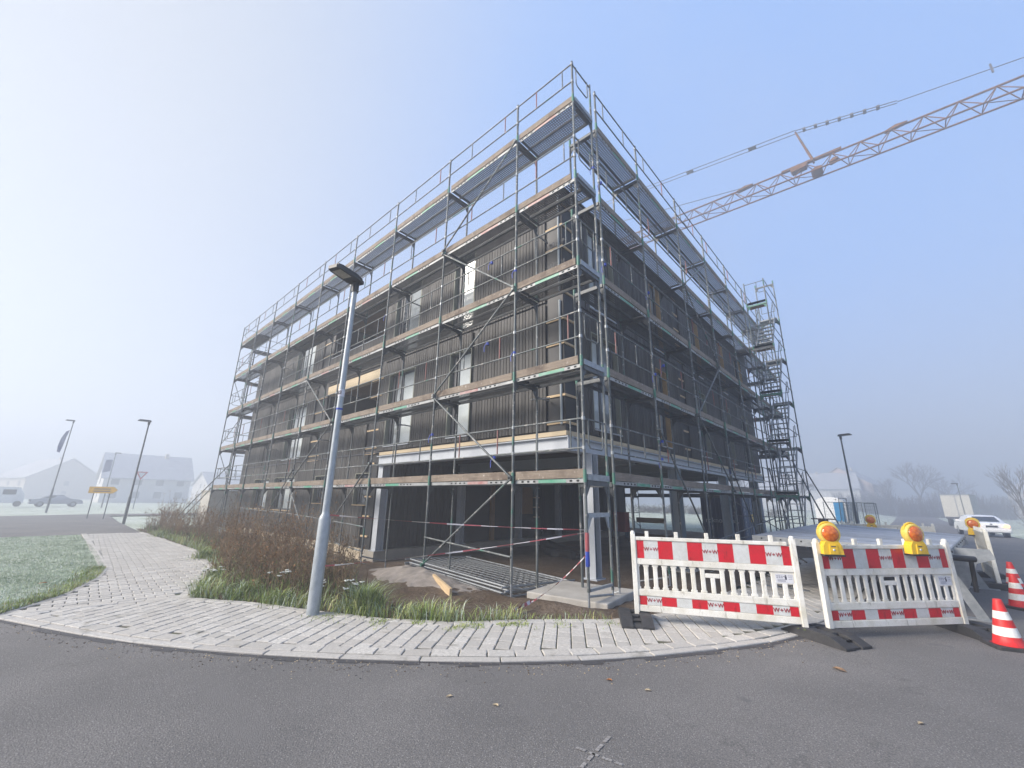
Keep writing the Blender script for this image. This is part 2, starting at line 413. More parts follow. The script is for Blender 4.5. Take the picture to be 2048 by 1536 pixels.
# ------------------------------------------------------------------ light
SUN_AZ, SUN_EL = R(236), R(29)
w = bpy.data.worlds.new('World'); S.world = w; w.use_nodes = True
nt = w.node_tree; nt.nodes.clear()
sky = nt.nodes.new('ShaderNodeTexSky'); sky.sky_type = 'NISHITA'; sky.sun_disc = False
sky.sun_elevation = SUN_EL; sky.sun_rotation = R(90) - SUN_AZ
sky.air_density = 1.0; sky.dust_density = .7; sky.ozone_density = 4.0; sky.altitude = 100
bg = nt.nodes.new('ShaderNodeBackground'); bg.inputs[1].default_value = .11
wo = nt.nodes.new('ShaderNodeOutputWorld')
def wmix(f, a, b):
    m = nt.nodes.new('ShaderNodeMix'); m.data_type = 'RGBA'
    for k, v in ((0, f), (6, a), (7, b)):
        if hasattr(v, 'links'): nt.links.new(v, m.inputs[k])
        elif k: m.inputs[k].default_value = (*v, 1)
        else: m.inputs[k].default_value = v
    return m
def wrange(x, a, b):
    m = nt.nodes.new('ShaderNodeMapRange'); m.interpolation_type = 'SMOOTHSTEP'; nt.links.new(x, m.inputs[0]); m.inputs[1].default_value = a; m.inputs[2].default_value = b
    return m.outputs[0]
wd = nt.nodes.new('ShaderNodeTexCoord').outputs['Generated']
dp = nt.nodes.new('ShaderNodeVectorMath'); dp.operation = 'DOT_PRODUCT'; nt.links.new(wd, dp.inputs[0]); dp.inputs[1].default_value = (math.cos(R(26)) * math.cos(R(222)), math.cos(R(26)) * math.sin(R(222)), math.sin(R(26)))
sx = nt.nodes.new('ShaderNodeSeparateXYZ'); nt.links.new(wd, sx.inputs[0])
hz = wmix(wrange(sx.outputs[2], .0, .45), (1.45, 1.80, 2.75), (1.15, 2.0, 3.85)).outputs[2]   # thin high haze: pale at the horizon, blue above
hz = wmix(wrange(dp.outputs['Value'], .18, .92), hz, (2.5, 2.53, 2.42)).outputs[2]              # whitened towards the veiled sun
nz = nt.nodes.new('ShaderNodeTexNoise'); nt.links.new(wd, nz.inputs['Vector']); nz.inputs['Scale'].default_value = 2.2; nz.inputs['Detail'].default_value = 5
hz = wmix(wrange(nz.outputs['Fac'], .35, .8), hz, (2.2, 2.42, 2.95)); hz.inputs[0].default_value = 0
mf = nt.nodes.new('ShaderNodeMath'); mf.operation = 'MULTIPLY'; nt.links.new(wrange(nz.outputs['Fac'], .35, .8), mf.inputs[0]); mf.inputs[1].default_value = .22; nt.links.new(mf.outputs[0], hz.inputs[0]); hz = hz.outputs[2]   # faint uneven mist
mxs = wmix(.8, (0, 0, 0), hz)
nt.links.new(sky.outputs[0], mxs.inputs[6]); nt.links.new(mxs.outputs[2], bg.inputs[0]); nt.links.new(bg.outputs[0], wo.inputs[0])
sl = bpy.data.lights.new('sun', 'SUN'); sl.energy = 4.2; sl.angle = R(30); sl.color = (1, .91, .80)
so = bpy.data.objects.new('sun', sl); COL.objects.link(so)
sd = Vector((math.cos(SUN_EL) * math.cos(SUN_AZ), math.cos(SUN_EL) * math.sin(SUN_AZ), math.sin(SUN_EL)))
so.rotation_euler = sd.to_track_quat('Z', 'Y').to_euler(); so.location = sd * 60 + Vector((0, 0, 10))
S.view_settings.view_transform = 'Standard'; S.view_settings.look = 'None'
S.view_settings.exposure = 1.4; S.view_settings.gamma = 1
S.cycles.volume_bounces = 1; S.cycles.max_bounces = 8; S.cycles.diffuse_bounces = 3; S.cycles.transparent_max_bounces = 12
S.cycles.use_denoising = True

# haze
HZ = .0092
t = NT('fog'); pv = t.n('ShaderNodeVolumePrincipled'); pv.inputs['Color'].default_value = (.66, .71, .80, 1)
pv.inputs['Density'].default_value = HZ; pv.inputs['Density Attribute'].default_value = ''; pv.inputs['Anisotropy'].default_value = .27
pv.inputs['Color Attribute'].default_value = ''; pv.inputs['Temperature Attribute'].default_value = ''
t.l(pv.outputs[0], t.out.inputs['Volume']); MAT['fog'] = t.m
struct(MB().b2((-330, -200, -12), (330, 460, 38)).build('haze', 'fog'), 'stuff')

# ------------------------------------------------------------------ ground
def sst(a, b, x):
    t = max(0., min(1., (x - a) / (b - a))); return t * t * (3 - 2 * t)
def h(x, y):
    z = -.012 * max(0., min(y, 90) - 9) * sst(-6, 3, x)
    z -= .28 * sst(-.5, .9, y) * (1 - sst(20.5, 24, y)) * sst(-27, -24, x) * (1 - sst(-1.0, .5, x))
    return z
def lines(lo, hi, nlo, nhi, fine):
    v = []; x = nlo
    while x <= nhi: v.append(x); x += fine
    st = fine * 2; x = nhi + st
    while x < hi: v.append(x); st *= 1.35; x += st
    v.append(hi); st = fine * 2; x = nlo - st; u = []
    while x > lo: u.append(x); st *= 1.35; x -= st
    u.append(lo); return u[::-1] + v
def grid(xs, ys, zf, keep=None):
    b = MB(); nx = len(xs)
    b.v = [(x, y, zf(x, y)) for y in ys for x in xs]
    for j in range(len(ys) - 1):
        for i in range(nx - 1):
            if keep and not keep((xs[i] + xs[i + 1]) / 2, (ys[j] + ys[j + 1]) / 2): continue
            b.f.append((j * nx + i, j * nx + i + 1, (j + 1) * nx + i + 1, (j + 1) * nx + i)); b.mi.append(0); b.sm.append(True)
    return b
struct(grid(lines(-320, 320, -30, 14, 1.), lines(-190, 450, -8, 26, 1.), lambda x, y: h(x, y) - .09).build('ground', 'field'))

def frange(a, b, n): return [a + (b - a) * i / n for i in range(n + 1)]
def catmull(P, n=6):
    out = []
    for i in range(len(P) - 1):
        p0 = P[max(i - 1, 0)]; p1 = P[i]; p2 = P[i + 1]; p3 = P[min(i + 2, len(P) - 1)]
        for k in range(n):
            t = k / n
            out.append(tuple(.5 * (2 * p1[a] + (p2[a] - p0[a]) * t + (2 * p0[a] - 5 * p1[a] + 4 * p2[a] - p3[a]) * t * t + (3 * p1[a] - p0[a] - 3 * p2[a] + p3[a]) * t ** 3) for a in (0, 1)))
    out.append(tuple(P[-1])); return out
KERB = catmull([(-13, -9.4), (-8.0, -7.2), (-4.88, -5.95), (-3.08, -5.16), (-1.87, -4.49), (-.95, -3.85), (-.16, -3.2), (.56, -2.54), (1.24, -1.77), (1.89, -.8), (2.43, .27), (2.80, 1.5), (3.0, 3.2), (3.1, 6), (3.1, 10)], 5)
INNER = [(1.25, 10), (1.22, 3), (1.0, .5), (.59, -.42), (-.22, -1.24), (-.82, -2.03), (-1.61, -2.57), (-2.59, -3.02), (-3.72, -3.49), (-4.78, -4.12)]
PATHR = [(-4.78, -4.12), (-6.3, -3.5), (-7.78, -3.04), (-11.66, -2.6), (-15.7, -2.66), (-20, -2.75)]
PATHL = [(-20.2, -4.45), (-13.37, -4.58), (-9.23, -4.66), (-7.81, -4.88), (-6.29, -5.35), (-5.65, -5.71), (-5.1, -6.02)]
def offset(P, d):
    out = []
    for i, p in enumerate(P):
        a = Vector(P[max(i - 1, 0)]); b = Vector(P[min(i + 1, len(P) - 1)]); t = (b - a).normalized()
        out.append((p[0] - t.y * d, p[1] + t.x * d))
    return out
def inside(poly, x, y):
    c = False; n = len(poly); j = n - 1
    for i in range(n):
        xi, yi = poly[i]; xj, yj = poly[j]
        if (yi > y) != (yj > y) and x < (xj - xi) * (y - yi) / (yj - yi) + xi: c = not c
        j = i
    return c
def sheet(name, poly, z, mat):
    bm = bmesh.new(); vs = [bm.verts.new((x, y, z)) for x, y in poly]; bm.faces.new(vs)
    bmesh.ops.triangulate(bm, faces=bm.faces[:]); bmesh.ops.recalc_face_normals(bm, faces=bm.faces[:])
    me = bpy.data.meshes.new(name); bm.to_mesh(me); bm.free(); me.materials.append(MAT[mat])
    if me.polygons[0].normal.z < 0: me.flip_normals()
    o = bpy.data.objects.new(name, me); COL.objects.link(o); return o
road = offset(KERB, .05)
struct(sheet('road', road + [(9.0, 10), (9.0, 4), (40, 4), (40, -60), (-60, -60), (-60, -28)], -.012, 'asphalt'))
struct(grid(frange(2.2, 9.0, 8), frange(10, 160, 60), lambda x, y: h(x, y) - .012).build('road', 'asphalt'))
struct(sheet('side_road', [(-20.0, -2.75), (-20.2, -4.45), (-19.6, -7.5), (-22, -60), (-44, -60), (-41.5, -7), (-43.5, -2.8), (-44, 20), (-41, 20), (-39.5, -2.2), (-30, -2.6)], -.02, 'asphalt'))
# tar seam along the kerb
tb = MB(); K1 = KERB[6:]
for i in range(len(K1) - 1):
    a, b = K1[i], K1[i + 1]; o1 = offset(K1, -(.02 + .05 * abs(math.sin(i * .63)) + .04 * (i % 3 == 0)))
    tb.face([(a[0], a[1], -.0085), (o1[i][0], o1[i][1], -.0085), (o1[i + 1][0], o1[i + 1][1], -.0085), (b[0], b[1], -.0085)])
struct(tb.build('tar_seam', 'tar'))

# pavers: every stone is real geometry with its own tone
def stone(b, cx, cy, w, l, ang, z=0., gap=.006, ch=.007, dz=.05, m=0, gl=None):
    gl = gap if gl is None else gl
    ca, sa = math.cos(ang), math.sin(ang); k = len(b.v); z += U(-.0025, .0025); tx, ty = U(-.006, .006), U(-.006, .006)
    for (hw, hl, zz) in ((w / 2 - gap, l / 2 - gl, z - dz), (w / 2 - gap, l / 2 - gl, z - ch), (w / 2 - gap - ch, l / 2 - gl - ch, z)):
        for sx, sy in ((-1, -1), (1, -1), (1, 1), (-1, 1)):
            x, y = sx * hw, sy * hl
            b.v.append((cx + x * ca - y * sa, cy + x * sa + y * ca, zz + x * tx + y * ty))
    for r_ in (0, 4):
        for i in range(4):
            j = (i + 1) % 4; b.f.append((k + r_ + i, k + r_ + j, k + r_ + 4 + j, k + r_ + 4 + i)); b.mi.append(m); b.sm.append(False)
    b.f.append((k + 8, k + 9, k + 10, k + 11)); b.mi.append(m); b.sm.append(False)
def row(b, P, w, l, side, m=0, z=0.003):
    # a course of stones along a polyline; side: offset of the course centre
    acc = 0.; Q = offset(P, side); pos = []; d = 0.
    for i in range(len(Q) - 1):
        a = Vector(Q[i]); c = Vector(Q[i + 1]); L = (c - a).length; s_ = acc
        while s_ < L:
            p = a + (c - a) * (s_ / L); t_ = c - a; stone(b, p.x, p.y, l, w, math.atan2(t_.y, t_.x), z, m=m); s_ += l
        acc = s_ - L
KMAIN = [p for p in KERB if -6.3 < p[0] and p[1] < 9.9]
PAVE = KERB + INNER + [(-5.1, -6.02), (-8, -7.25), (-13, -9.45)]
PAVE = KMAIN + [(1.25, 10)] + INNER[1:] + [(-5.0, -5.0), (-5.2, -6.05)]
def lay(b, poly, ang, w, l, bond, x0, x1, y0, y1, m=0):
    c, s_ = math.cos(ang), math.sin(ang); mx, my = (x0 + x1) / 2, (y0 + y1) / 2; n = int(max(x1 - x0, y1 - y0) / w) + 4
    for i in range(-n, n):
        o = (i % 2) * l * bond + U(-.01, .01)
        for j in range(-n, n):
            u, v = i * w, j * l + o; x, y = mx + u * c - v * s_, my + u * s_ + v * c
            if inside(poly, x, y): stone(b, x, y, w, l, ang, m=m, gl=.0065)
PCLIP = offset(KMAIN, .30) + [(1.3, 10)] + offset(INNER[1:], .06) + [(-4.95, -4.9), (-5.0, -5.75)]
pb = MB(); lay(pb, PCLIP, R(125 - 90), .165, .235, .5, -7, 4, -7, 10)
for i in range(len(KMAIN) - 1): pass
row(pb, KMAIN, .19, .29, .235)
row(pb, INNER[1:], .16, .24, .04)
pv_ = struct(pb.build('pavement', 'paver'))
struct(sheet('pavement_bed', offset(KMAIN, .03) + [(1.25, 10)] + INNER[1:] + [(-5.1, -6.02)], -.014, 'joint'))
kb = MB(); row(kb, KMAIN, .12, .80, .065, z=.004)
struct(kb.build('kerb', 'kerb'))
fp = PATHR + PATHL
fb = MB(); lay(fb, [(-4.70, -4.25)] + PATHR[1:] + PATHL[:-1] + [(-5.0, -5.8)], R(-3), .17, .25, .5, -21, -4, -8, -2)
row(fb, PATHL, .16, .42, -.02); row(fb, PATHR[::-1], .14, .30, -.02)
row(fb, [(-4.84, -4.10), (-5.02, -5.0), (-5.15, -5.95)], .16, .30, .0)
struct(fb.build('footpath', 'paver'))
struct(sheet('footpath_bed', [(-4.9, -4.15)] + PATHR[1:] + PATHL[:-1] + [(-5.2, -5.9)], -.018, 'joint'))

# building-site soil, one bumpy sheet
SOIL = [(1.1, 3), (1.0, .5), (.59, -.42), (-.22, -1.24), (-.82, -2.03), (-1.61, -2.57), (-2.59, -3.02), (-3.72, -3.49), (-4.78, -4.12), (-7.78, -3.0), (-11.66, -2.5), (-15.7, -2.6), (-23, -2.6), (-26, 22), (2.0, 22), (2.0, 10), (1.15, 10)]
def mound(x, y):
    d = math.hypot((x + 3.7) / 1.35, (y + .55) / .55); e = math.hypot((x + .35) / .8, (y + .28) / .25)
    return .20 * math.exp(-d * d * 1.4) + .10 * math.exp(-e * e)
def soilz(x, y):
    n_ = noise.noise((x * 1.7, y * 1.7, 0)) * .035 + noise.noise((x * 5, y * 5, 3)) * .02
    edge = sst(0, .9, min((y + 4.2 - max(0, (x + 4.5)) * .75), 9) if x > -4.5 else 1)
    return h(x, y) - .035 + (n_ + .01) * edge + mound(x, y)
sxs = frange(-26, -9, 48) + frange(-9, 2, 150)[1:]; sys_ = frange(-4.4, 3, 100) + frange(3, 22, 50)[1:]
struct(grid(sxs, sys_, soilz, lambda x, y: inside(SOIL, x, y)).build('soil', 'soil'))
def sandd(x, y): return math.hypot((x + 3.6) / 1.5, (y + .55) / .62) + .28 * noise.noise((x * 2.6, y * 2.6, 1)) + .16 * noise.noise((x * 8, y * 8, 2))
struct(grid(frange(-5.6, -1.9, 110), frange(-1.5, .3, 60), lambda x, y: soilz(x, y) + .012 + .05 * noise.noise((x * 5, y * 5, 8)) * max(0, 1 - sandd(x, y)) + .02 * max(0, 1 - sandd(x, y)) - .02 * sst(.85, 1, sandd(x, y)), lambda x, y: sandd(x, y) < 1).build('sand_heap', 'sand'))

# ------------------------------------------------------------------ the building under construction
XL, XR, YF, YB, ZR = -22.6, -1.15, 1.15, 17.85, 9.05
B = thing('apartment_building', 'three-storey dark timber-clad building shell standing on steel columns behind the scaffold', 'building', (XR, YF, 0))
def cells(u0, u1, z0, z1, ops, step):
    us = {u0, u1}; k = math.floor(u0 / step) + 1
    while k * step < u1: us.add(k * step); k += 1
    for o in ops:
        for e in o[:2]:
            if u0 < e < u1: us.add(e)
    us = sorted(us); out = []
    for a, b in zip(us, us[1:]):
        if b - a < .012: continue
        iv = [(z0, z1)]; m = (a + b) / 2
        for o in ops:
            if o[0] <= m <= o[1]:
                nv = []
                for p, q in iv:
                    if o[3] <= p or o[2] >= q: nv.append((p, q)); continue
                    if o[2] > p: nv.append((p, o[2]))
                    if o[3] < q: nv.append((o[3], q))
                iv = nv
        out += [(a, b, p, q) for p, q in iv if q - p > .02]
    return out
def fbox(b, pl, u0, u1, z0, z1, d0, d1, m=0):
    # pl 'f': facade facing -y, depth measured inward from YF;  pl 'r': facade facing +x, inward from XR; pl 'c': core wall facing +x
    if pl == 'f': b.b2((u0, YF + d0, z0), (u1, YF + d1, z1), m)
    elif pl == 'r': b.b2((XR - d1, u0, z0), (XR - d0, u1, z1), m)
    else: b.b2((-8.5 - d1, u0, z0), (-8.5 - d0, u1, z1), m)
def clad(pl, u0, u1, z0, z1, ops, step=.104, mat='clad'):
    b = MB()
    for i, (a, c, p, q) in enumerate(cells(u0, u1, z0, z1, ops, step)):
        j = U(0, .006); g_ = .009; fbox(b, pl, a + g_, c - g_, p + .002, q - .002, j, .024 + j)
    return b.build('cladding', mat, B)
def foil(pl, u0, u1, z0, z1, ops, name='membrane'):
    b = MB()
    for a, c, p, q in cells(u0, u1, z0, z1, ops, 1.5): fbox(b, pl, a, c, p, q, .055, .075)
    return b.build(name, 'membrane', B)
WF = {1: (3.12, 5.55), 2: (6.18, 8.6)}
LW = [(-5.15, -4.22), (-8.32, -6.85), (-17.0, -14.95)]
LOG = (-13.1, -8.95)
GW = [(-13.1, -12.0, 1.3, 2.33), (-9.92, -9.0, 1.3, 2.33), (-17.5, -15.1, .96, 2.36), (-20.2, -18.15, .95, 2.34)]
strips = {1: [(-4.2, -4.03), (-14.1, -13.1), (-9.5, -8.72), (-19.62, -19.5)], 2: [(-14.0, -13.1), (-8.95, -8.72), (-18.9, -18.75)]}
for fl in (1, 2):
    z0, z1 = (3.0, 6.02) if fl == 1 else (6.07, 9.0)
    w0, w1 = WF[fl]
    win = [(a, b, w0, w1) for a, b in LW]
    lg = (LOG[0], LOG[1], 4.15 if fl == 1 else 7.18, 5.98 if fl == 1 else 8.75)
    st = [(a, b, z0 - 1, z1 + 1) for a, b in strips[fl]]
    clad('f', XL, -1.68, z0, z1, win + [lg] + st)
    foil('f', XL, XR - .06, z0 - .02 if fl == 1 else 6.02, 6.02 if fl == 1 else 9.0, win + [lg])
    rw = [(2.28, 3.60), (6.0, 6.8), (9.3, 10.5), (13.0, 13.7), (15.5, 16.7)]
    RWIN = [(a, b, w0, w1) for a, b in rw]
    rs = [(7.87, 8.40, z0 - 1, z1 + 1), (12.2, 12.32, z0 - 1, z1 + 1)]
    clad('r', YF + .52, YB, z0, z1, RWIN + rs, .104)
    foil('r', YF + .06, YB, z0 - .02 if fl == 1 else 6.02, 6.02 if fl == 1 else 9.0, RWIN)
    # battens over the bare membrane
    zz = [z0 + .12 + .6 * k for k in range(5)]
    for z in zz:
        b = MB(); fbox(b, 'f', -1.68, XR - .03, z, z + .05, .022, .054)
        b.build('batten', 'timber', B)
        for pl_, a, c, dz in [('r', YF + .03, YF + .50, 0), ('r', 7.88, 8.39, .1)] + [('f', a + .01, c - .01, 0) for a, c in strips[fl] if c - a > .3]:
            b = MB(); fbox(b, pl_, a, c, z + dz, z + dz + .05, .023, .054); b.build('batten', 'timber', B)
# ground floor, left part
gw = [g for g in GW]
clad('f', XL, -9.2, -.02, 2.93, gw); foil('f', XL, -8.62, -.02, 2.95, gw)
for z in (.35, .95, 1.55, 2.1, 2.6):
    b = MB(); fbox(b, 'f', -9.15, -8.75, z, z + .05, .0, .05); b.build('batten', 'timber', B)
b = MB()
for a, c in ((XL, -8.5), ): fbox(b, 'f', a, c, 2.95, 2.99, -.012, .05)
b.build('joint_trim', 'dark_trim', B)
b = MB(); fbox(b, 'f', -14.05, -13.15, 2.93, 3.0, -.004, .05); fbox(b, 'f', -9.45, -8.75, 2.93, 3.0, -.004, .05); b.build('batten', 'timber', B)

def window(pl, u0, u1, z0, z1, style, rev='reveal', split=True):
    f = MB(); d0, d1 = .14, .20; t_ = .065
    fbox(f, pl, u0 + .03, u1 - .03, z1 - t_ - .02, z1 - .02, d0, d1); fbox(f, pl, u0 + .03, u1 - .03, z0 + .02, z0 + t_ + .02, d0, d1)
    for a in (u0 + .03, u1 - .03 - t_): fbox(f, pl, a, a + t_, z0 + t_ + .02, z1 - t_ - .02, d0, d1)
    us = [(u0 + .03 + t_, u1 - .03 - t_)]
    if pl == 'f':
        fbox(f, pl, u0 + .03 + t_, u0 + .03 + t_ + .10, z0 + t_ + .02, z1 - t_ - .02, d0 - .02, d1); fbox(f, pl, u0 + .03 + t_ + .115, u0 + .03 + t_ + .20, z0 + t_ + .02, z1 - t_ - .02, d0 + .012, d1); us = [(u0 + .23 + t_, u1 - .03 - t_)]
    else:
        fbox(f, pl, u1 - .03 - t_ - .10, u1 - .03 - t_, z0 + t_ + .02, z1 - t_ - .02, d0 - .02, d1); us = [(us[0][0], u1 - .13 - t_)]
    if split and u1 - u0 > 1.0:
        m = u0 + (u1 - u0) * .42; fbox(f, pl, m - .05, m + .05, z0 + t_ + .02, z1 - t_ - .02, d0 + .002, d1); us = [(us[0][0], m - .05), (m + .05, us[0][1])]
    w_ = f.build('window', 'frame', B)
    for i, (a, c) in enumerate(us):
        p = MB(); fbox(p, pl, a - .004, c + .004, z0 + t_ + .016, z1 - t_ - .016, d0 + .025, d0 + .04)
        p.build('pane', style[i % len(style)], w_)
    r_ = MB()
    fbox(r_, pl, u0 - .001, u0 + .028, z0, z1, .003, .26); fbox(r_, pl, u1 - .028, u1 + .001, z0, z1, .003, .26)
    fbox(r_, pl, u0 + .028, u1 - .028, z1 - .018, z1 + .001, .003, .26); r_.build('reveal', rev, w_)
    s_ = MB(); fbox(s_, pl, u0 + .028, u1 - .028, z0 - .01, z0 + .018, -.03, .13); s_.build('sill', 'steel_white' if z0 > 3 else 'timber', w_)
for fl in (1, 2):
    z0, z1 = WF[fl]
    for k, (a, c) in enumerate(LW):
        sty = [['pane_pale'], ['pane_dark', 'pane_half'], ['pane_half', 'pane_pale']][k]
        if k == 1 and fl == 1: sty = ['pane_half', 'pane_pale']
        window('f', a, c, z0, z1, sty, 'reveal')
    for k, (a, c, p, q) in enumerate(RWIN):
        window('r', a, c, z0, z1, [['pane_pale', 'pane_half'], ['pane_half'], ['pane_dark', 'pane_half'], ['pane_half'], ['pane_half', 'pane_dark']][k], 'reveal' if (fl == 1 and k != 1) or k == 0 else 'reveal_wood')
for k, (a, c, p, q) in enumerate(GW): window('f', a, c, p, q, ['pane_dark'] if k < 2 else ['pane_dark', 'pane_pale'], split=k > 1)
# storey boxes behind the skin (loggias are real recesses)
b = MB(); D0 = .27
def core(z0, z1, lg):
    y0 = YF + D0; x1 = XR - D0
    b.b2((XL + .05, y0, z0), (LOG[0], YB - .05, z1)); b.b2((LOG[1], y0, z0), (x1, YB - .05, z1)); b.b2((LOG[0], YF + 2.4, z0), (LOG[1], YB - .05, z1))
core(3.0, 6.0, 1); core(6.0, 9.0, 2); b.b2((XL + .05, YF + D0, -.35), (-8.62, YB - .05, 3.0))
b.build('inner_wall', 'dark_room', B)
b = MB(); b.b2((XL - .02, YF + .09, 9.0), (XR - .09, YB + .02, 9.12)); b.b2((XL - .06, YF + .03, 9.12), (XR - .03, YB + .06, 9.16)); b.build('roof', 'roofing', B)
for fl, z in ((1, 3.0), (2, 6.0)):
    b = MB(); b.b2((LOG[0], YF + .09, z + .02), (LOG[1], YF + 2.4, z + .2)); b.build('loggia_floor', 'concrete', B)
    b = MB(); b.b2((LOG[0], YF + .30, z + 2.78), (LOG[1], YF + 2.4, z + 2.98)); b.build('loggia_ceiling', 'timber_brown', B)
    b = MB(); b.b2((LOG[0] + .3, YF + 2.34, z + .25), (LOG[1] - 1.2, YF + 2.399, z + 2.4)); b.build('loggia_glazing', 'pane_dark', B)
    b = MB(); b.b2((LOG[0] - .0, YF + .08, z + .9), (LOG[1] - .5 * (fl == 1), YF + .16, z + 1.16)); b.build('parapet', 'membrane', B)
    b = MB(); b.b2((LOG[0], YF - .005, z + 1.16 + .01 * fl), (LOG[1], YF + .17, z + 1.19 + .01 * fl)); b.build('parapet_cap', 'steel_white', B)
b = MB(); b.b2((LOG[0] + .02, YF + .03, 5.58), (LOG[1] - .02, YF + .25, 5.94)); b.build('lintel_beam', 'timber_pale', B)
b = MB(); b.b2((LOG[0] + .02, YF + .03, 8.62), (LOG[1] - .02, YF + .25, 8.98)); b.build('lintel_beam', 'timber_pale', B)
# far faces
b = MB()
for i in range(100):
    u = YF + i * .167
    b.b2((XL - .001, u + .005, -.02), (XL - .022, u + .16, 9.0))
b.build('cladding', 'clad', B)
b = MB()
for i in range(128):
    u = XL + i * .167
    b.b2((u + .005, YB, 3.0), (u + .16, YB + .022, 9.0))
b.build('cladding', 'clad', B)
b = MB()
for i in range(84):
    u = XL + i * .167
    b.b2((u + .005, YB, -.02), (u + .16, YB + .022, 2.99))
b.build('cladding', 'clad', B)
# plinth, recessed core wall, columns, beams
b = MB(); b.b2((XL - .03, YF - .03, -.8), (-8.2, YF + .25, .0)); b.b2((-8.66, YF + .25, -.8), (-8.2, YB, -.012)); b.build('plinth', 'concrete', B)
b = MB(); b.b2((XL - .04, YF - .045, -.7), (-9.0, YF - .031, .02)); b.build('plinth_insulation', 'insul', B)
b = MB(); b.b2((-8.62, YF + .3, -.01), (-8.56, YB - .1, 2.9)); b.build('core_wall', 'membrane', B)
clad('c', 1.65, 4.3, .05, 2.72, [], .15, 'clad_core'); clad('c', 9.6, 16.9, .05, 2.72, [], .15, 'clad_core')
b = MB(); b.b2((-8.555, 8.1, .96), (-8.50, 8.97, 2.12)); b.build('strand_board_panel', 'osb', B)
b = MB(); b.b2((-8.555, 6.32, -.01), (-8.45, 6.52, 2.6)); b.build('timber_prop', 'timber_brown', B)
for k in range(4):
    b = MB(); b.b2((-8.545, 9.05, .8 + .42 * k), (-8.50, 9.45, .84 + .42 * k)); b.build('batten', 'timber', B)
def hcol(x, y, z0, z1, s_=.22, m='steel_white', ax='x', plate=True):
    b = MB(); hs = s_ / 2; f_ = .016
    if ax == 'x':
        b.b2((x - hs, y - hs, z0), (x + hs, y - hs + f_, z1)); b.b2((x - hs, y + hs - f_, z0), (x + hs, y + hs, z1)); b.b2((x - .008, y - hs + f_, z0), (x + .008, y + hs - f_, z1))
    else:
        b.b2((x - hs, y - hs, z0), (x - hs + f_, y + hs, z1)); b.b2((x + hs - f_, y - hs, z0), (x + hs, y + hs, z1)); b.b2((x - hs + f_, y - .008, z0), (x + hs - f_, y + .008, z1))
    if plate: b.b2((x - hs - .05, y - hs - .05, z0 - .012), (x + hs + .05, y + hs + .05, z0 + .012))
    return b.build('column', m, B)
hcol(-8.32, YF + .14, .0, 2.52, .26, ax='x')
for y in (4.62, 7.85, 10.7): hcol(-8.36, y, .0, 2.5, .22, 'steel_white')
cc = hcol(-1.05, 1.86, .05, 2.52, .24, 'steel_white', 'x')
b = MB(); b.b2((-1.05 + .009, 1.86 - .104, .06), (-1.05 + .016, 1.86 + .104, 2.5)); b.build('column_side', 'steel_teal', B)
for y in (6.77, 11.55, 16.2):
    hcol(XR - .02, y, -.3, 2.52, .28, 'steel_grey', 'y'); b = MB(); b.b2((XR + .122, y - .14, -.28), (XR + .130, y + .14, 2.5)); b.build('column_side', 'steel_teal', B)
def ibeam(pl, u0, u1, z0, z1, d, wf):
    b = MB(); fbox(b, pl, u0, u1, z0, z0 + .022, d, d + wf); fbox(b, pl, u0, u1, z1 - .022, z1, d, d + wf); fbox(b, pl, u0, u1, z0 + .022, z1 - .022, d + wf * .34, d + wf * .34 + .02)
    return b
b = ibeam('f', -8.46, XR + .10, 2.53, 2.83, -.10, .26); b.build('edge_beam', 'steel_white', B)
b = ibeam('r', YF + .17, YB + .1, 2.535, 2.825, -.12, .26); b.build('edge_beam', 'steel_white', B)
b = MB(); fbox(b, 'r', YF - .08, YF + .12, 2.56, 2.80, -.095, -.08); b.build('beam_plate', 'steel_white', B)
b = MB(); fbox(b, 'f', -8.46, XR + .01, 2.86, 2.955, -.02, .10); b.build('sill_timber', 'timber_pale', B)
b = MB(); fbox(b, 'r', YF + .1, YB, 2.86, 2.955, -.02, .10); b.build('sill_timber', 'timber_pale', B)
b = MB(); b.b2((-8.6, YF + .2, 2.84), (XR - .14, YB - .1, 2.99)); b.build('soffit', 'soffit', B)
for y in (4.62, 7.85, 11.4, 14.6):
    b = MB(); b.b2((-8.5, y - .11, 2.50), (XR - .22, y + .11, 2.52)); b.b2((-8.5, y - .11, 2.79), (XR - .22, y + .11, 2.81)); b.b2((-8.5, y - .01, 2.52), (XR - .22, y + .01, 2.79)); b.build('cross_beam', 'steel_grey', B)
b = MB(); b.box((-.58, .72, -.16), (1.45, 1.35, .42), 0, Matrix.Rotation(R(8), 3, 'Z')); b.build('footing_slab', 'concrete_pale', B, bevel=.02)
for y in (6.77, 11.55, 16.2):
    b = MB(); b.box((XR, y, -.42), (.9, .9, .3)); b.build('footing_slab', 'concrete_pale', B)
for fl, z in ((2, 7.55), (2, 7.0)):
    text('membrane_lettering', 'WÜTOP' if z > 7.2 else 'WÜRTH', .155, 'membrane_print', B, (-.27, .052, z), (R(90), 0, 0), .004)
b = MB(); b.tube((-1.28, YF + .02, 3.1), (-1.28, YF + .02, 6.0), .028); b.tube((-1.28, YF + .02, 6.2), (-1.28, YF + .02, 8.9), .028); b.build('drip_pipe', 'steel_grey', B)

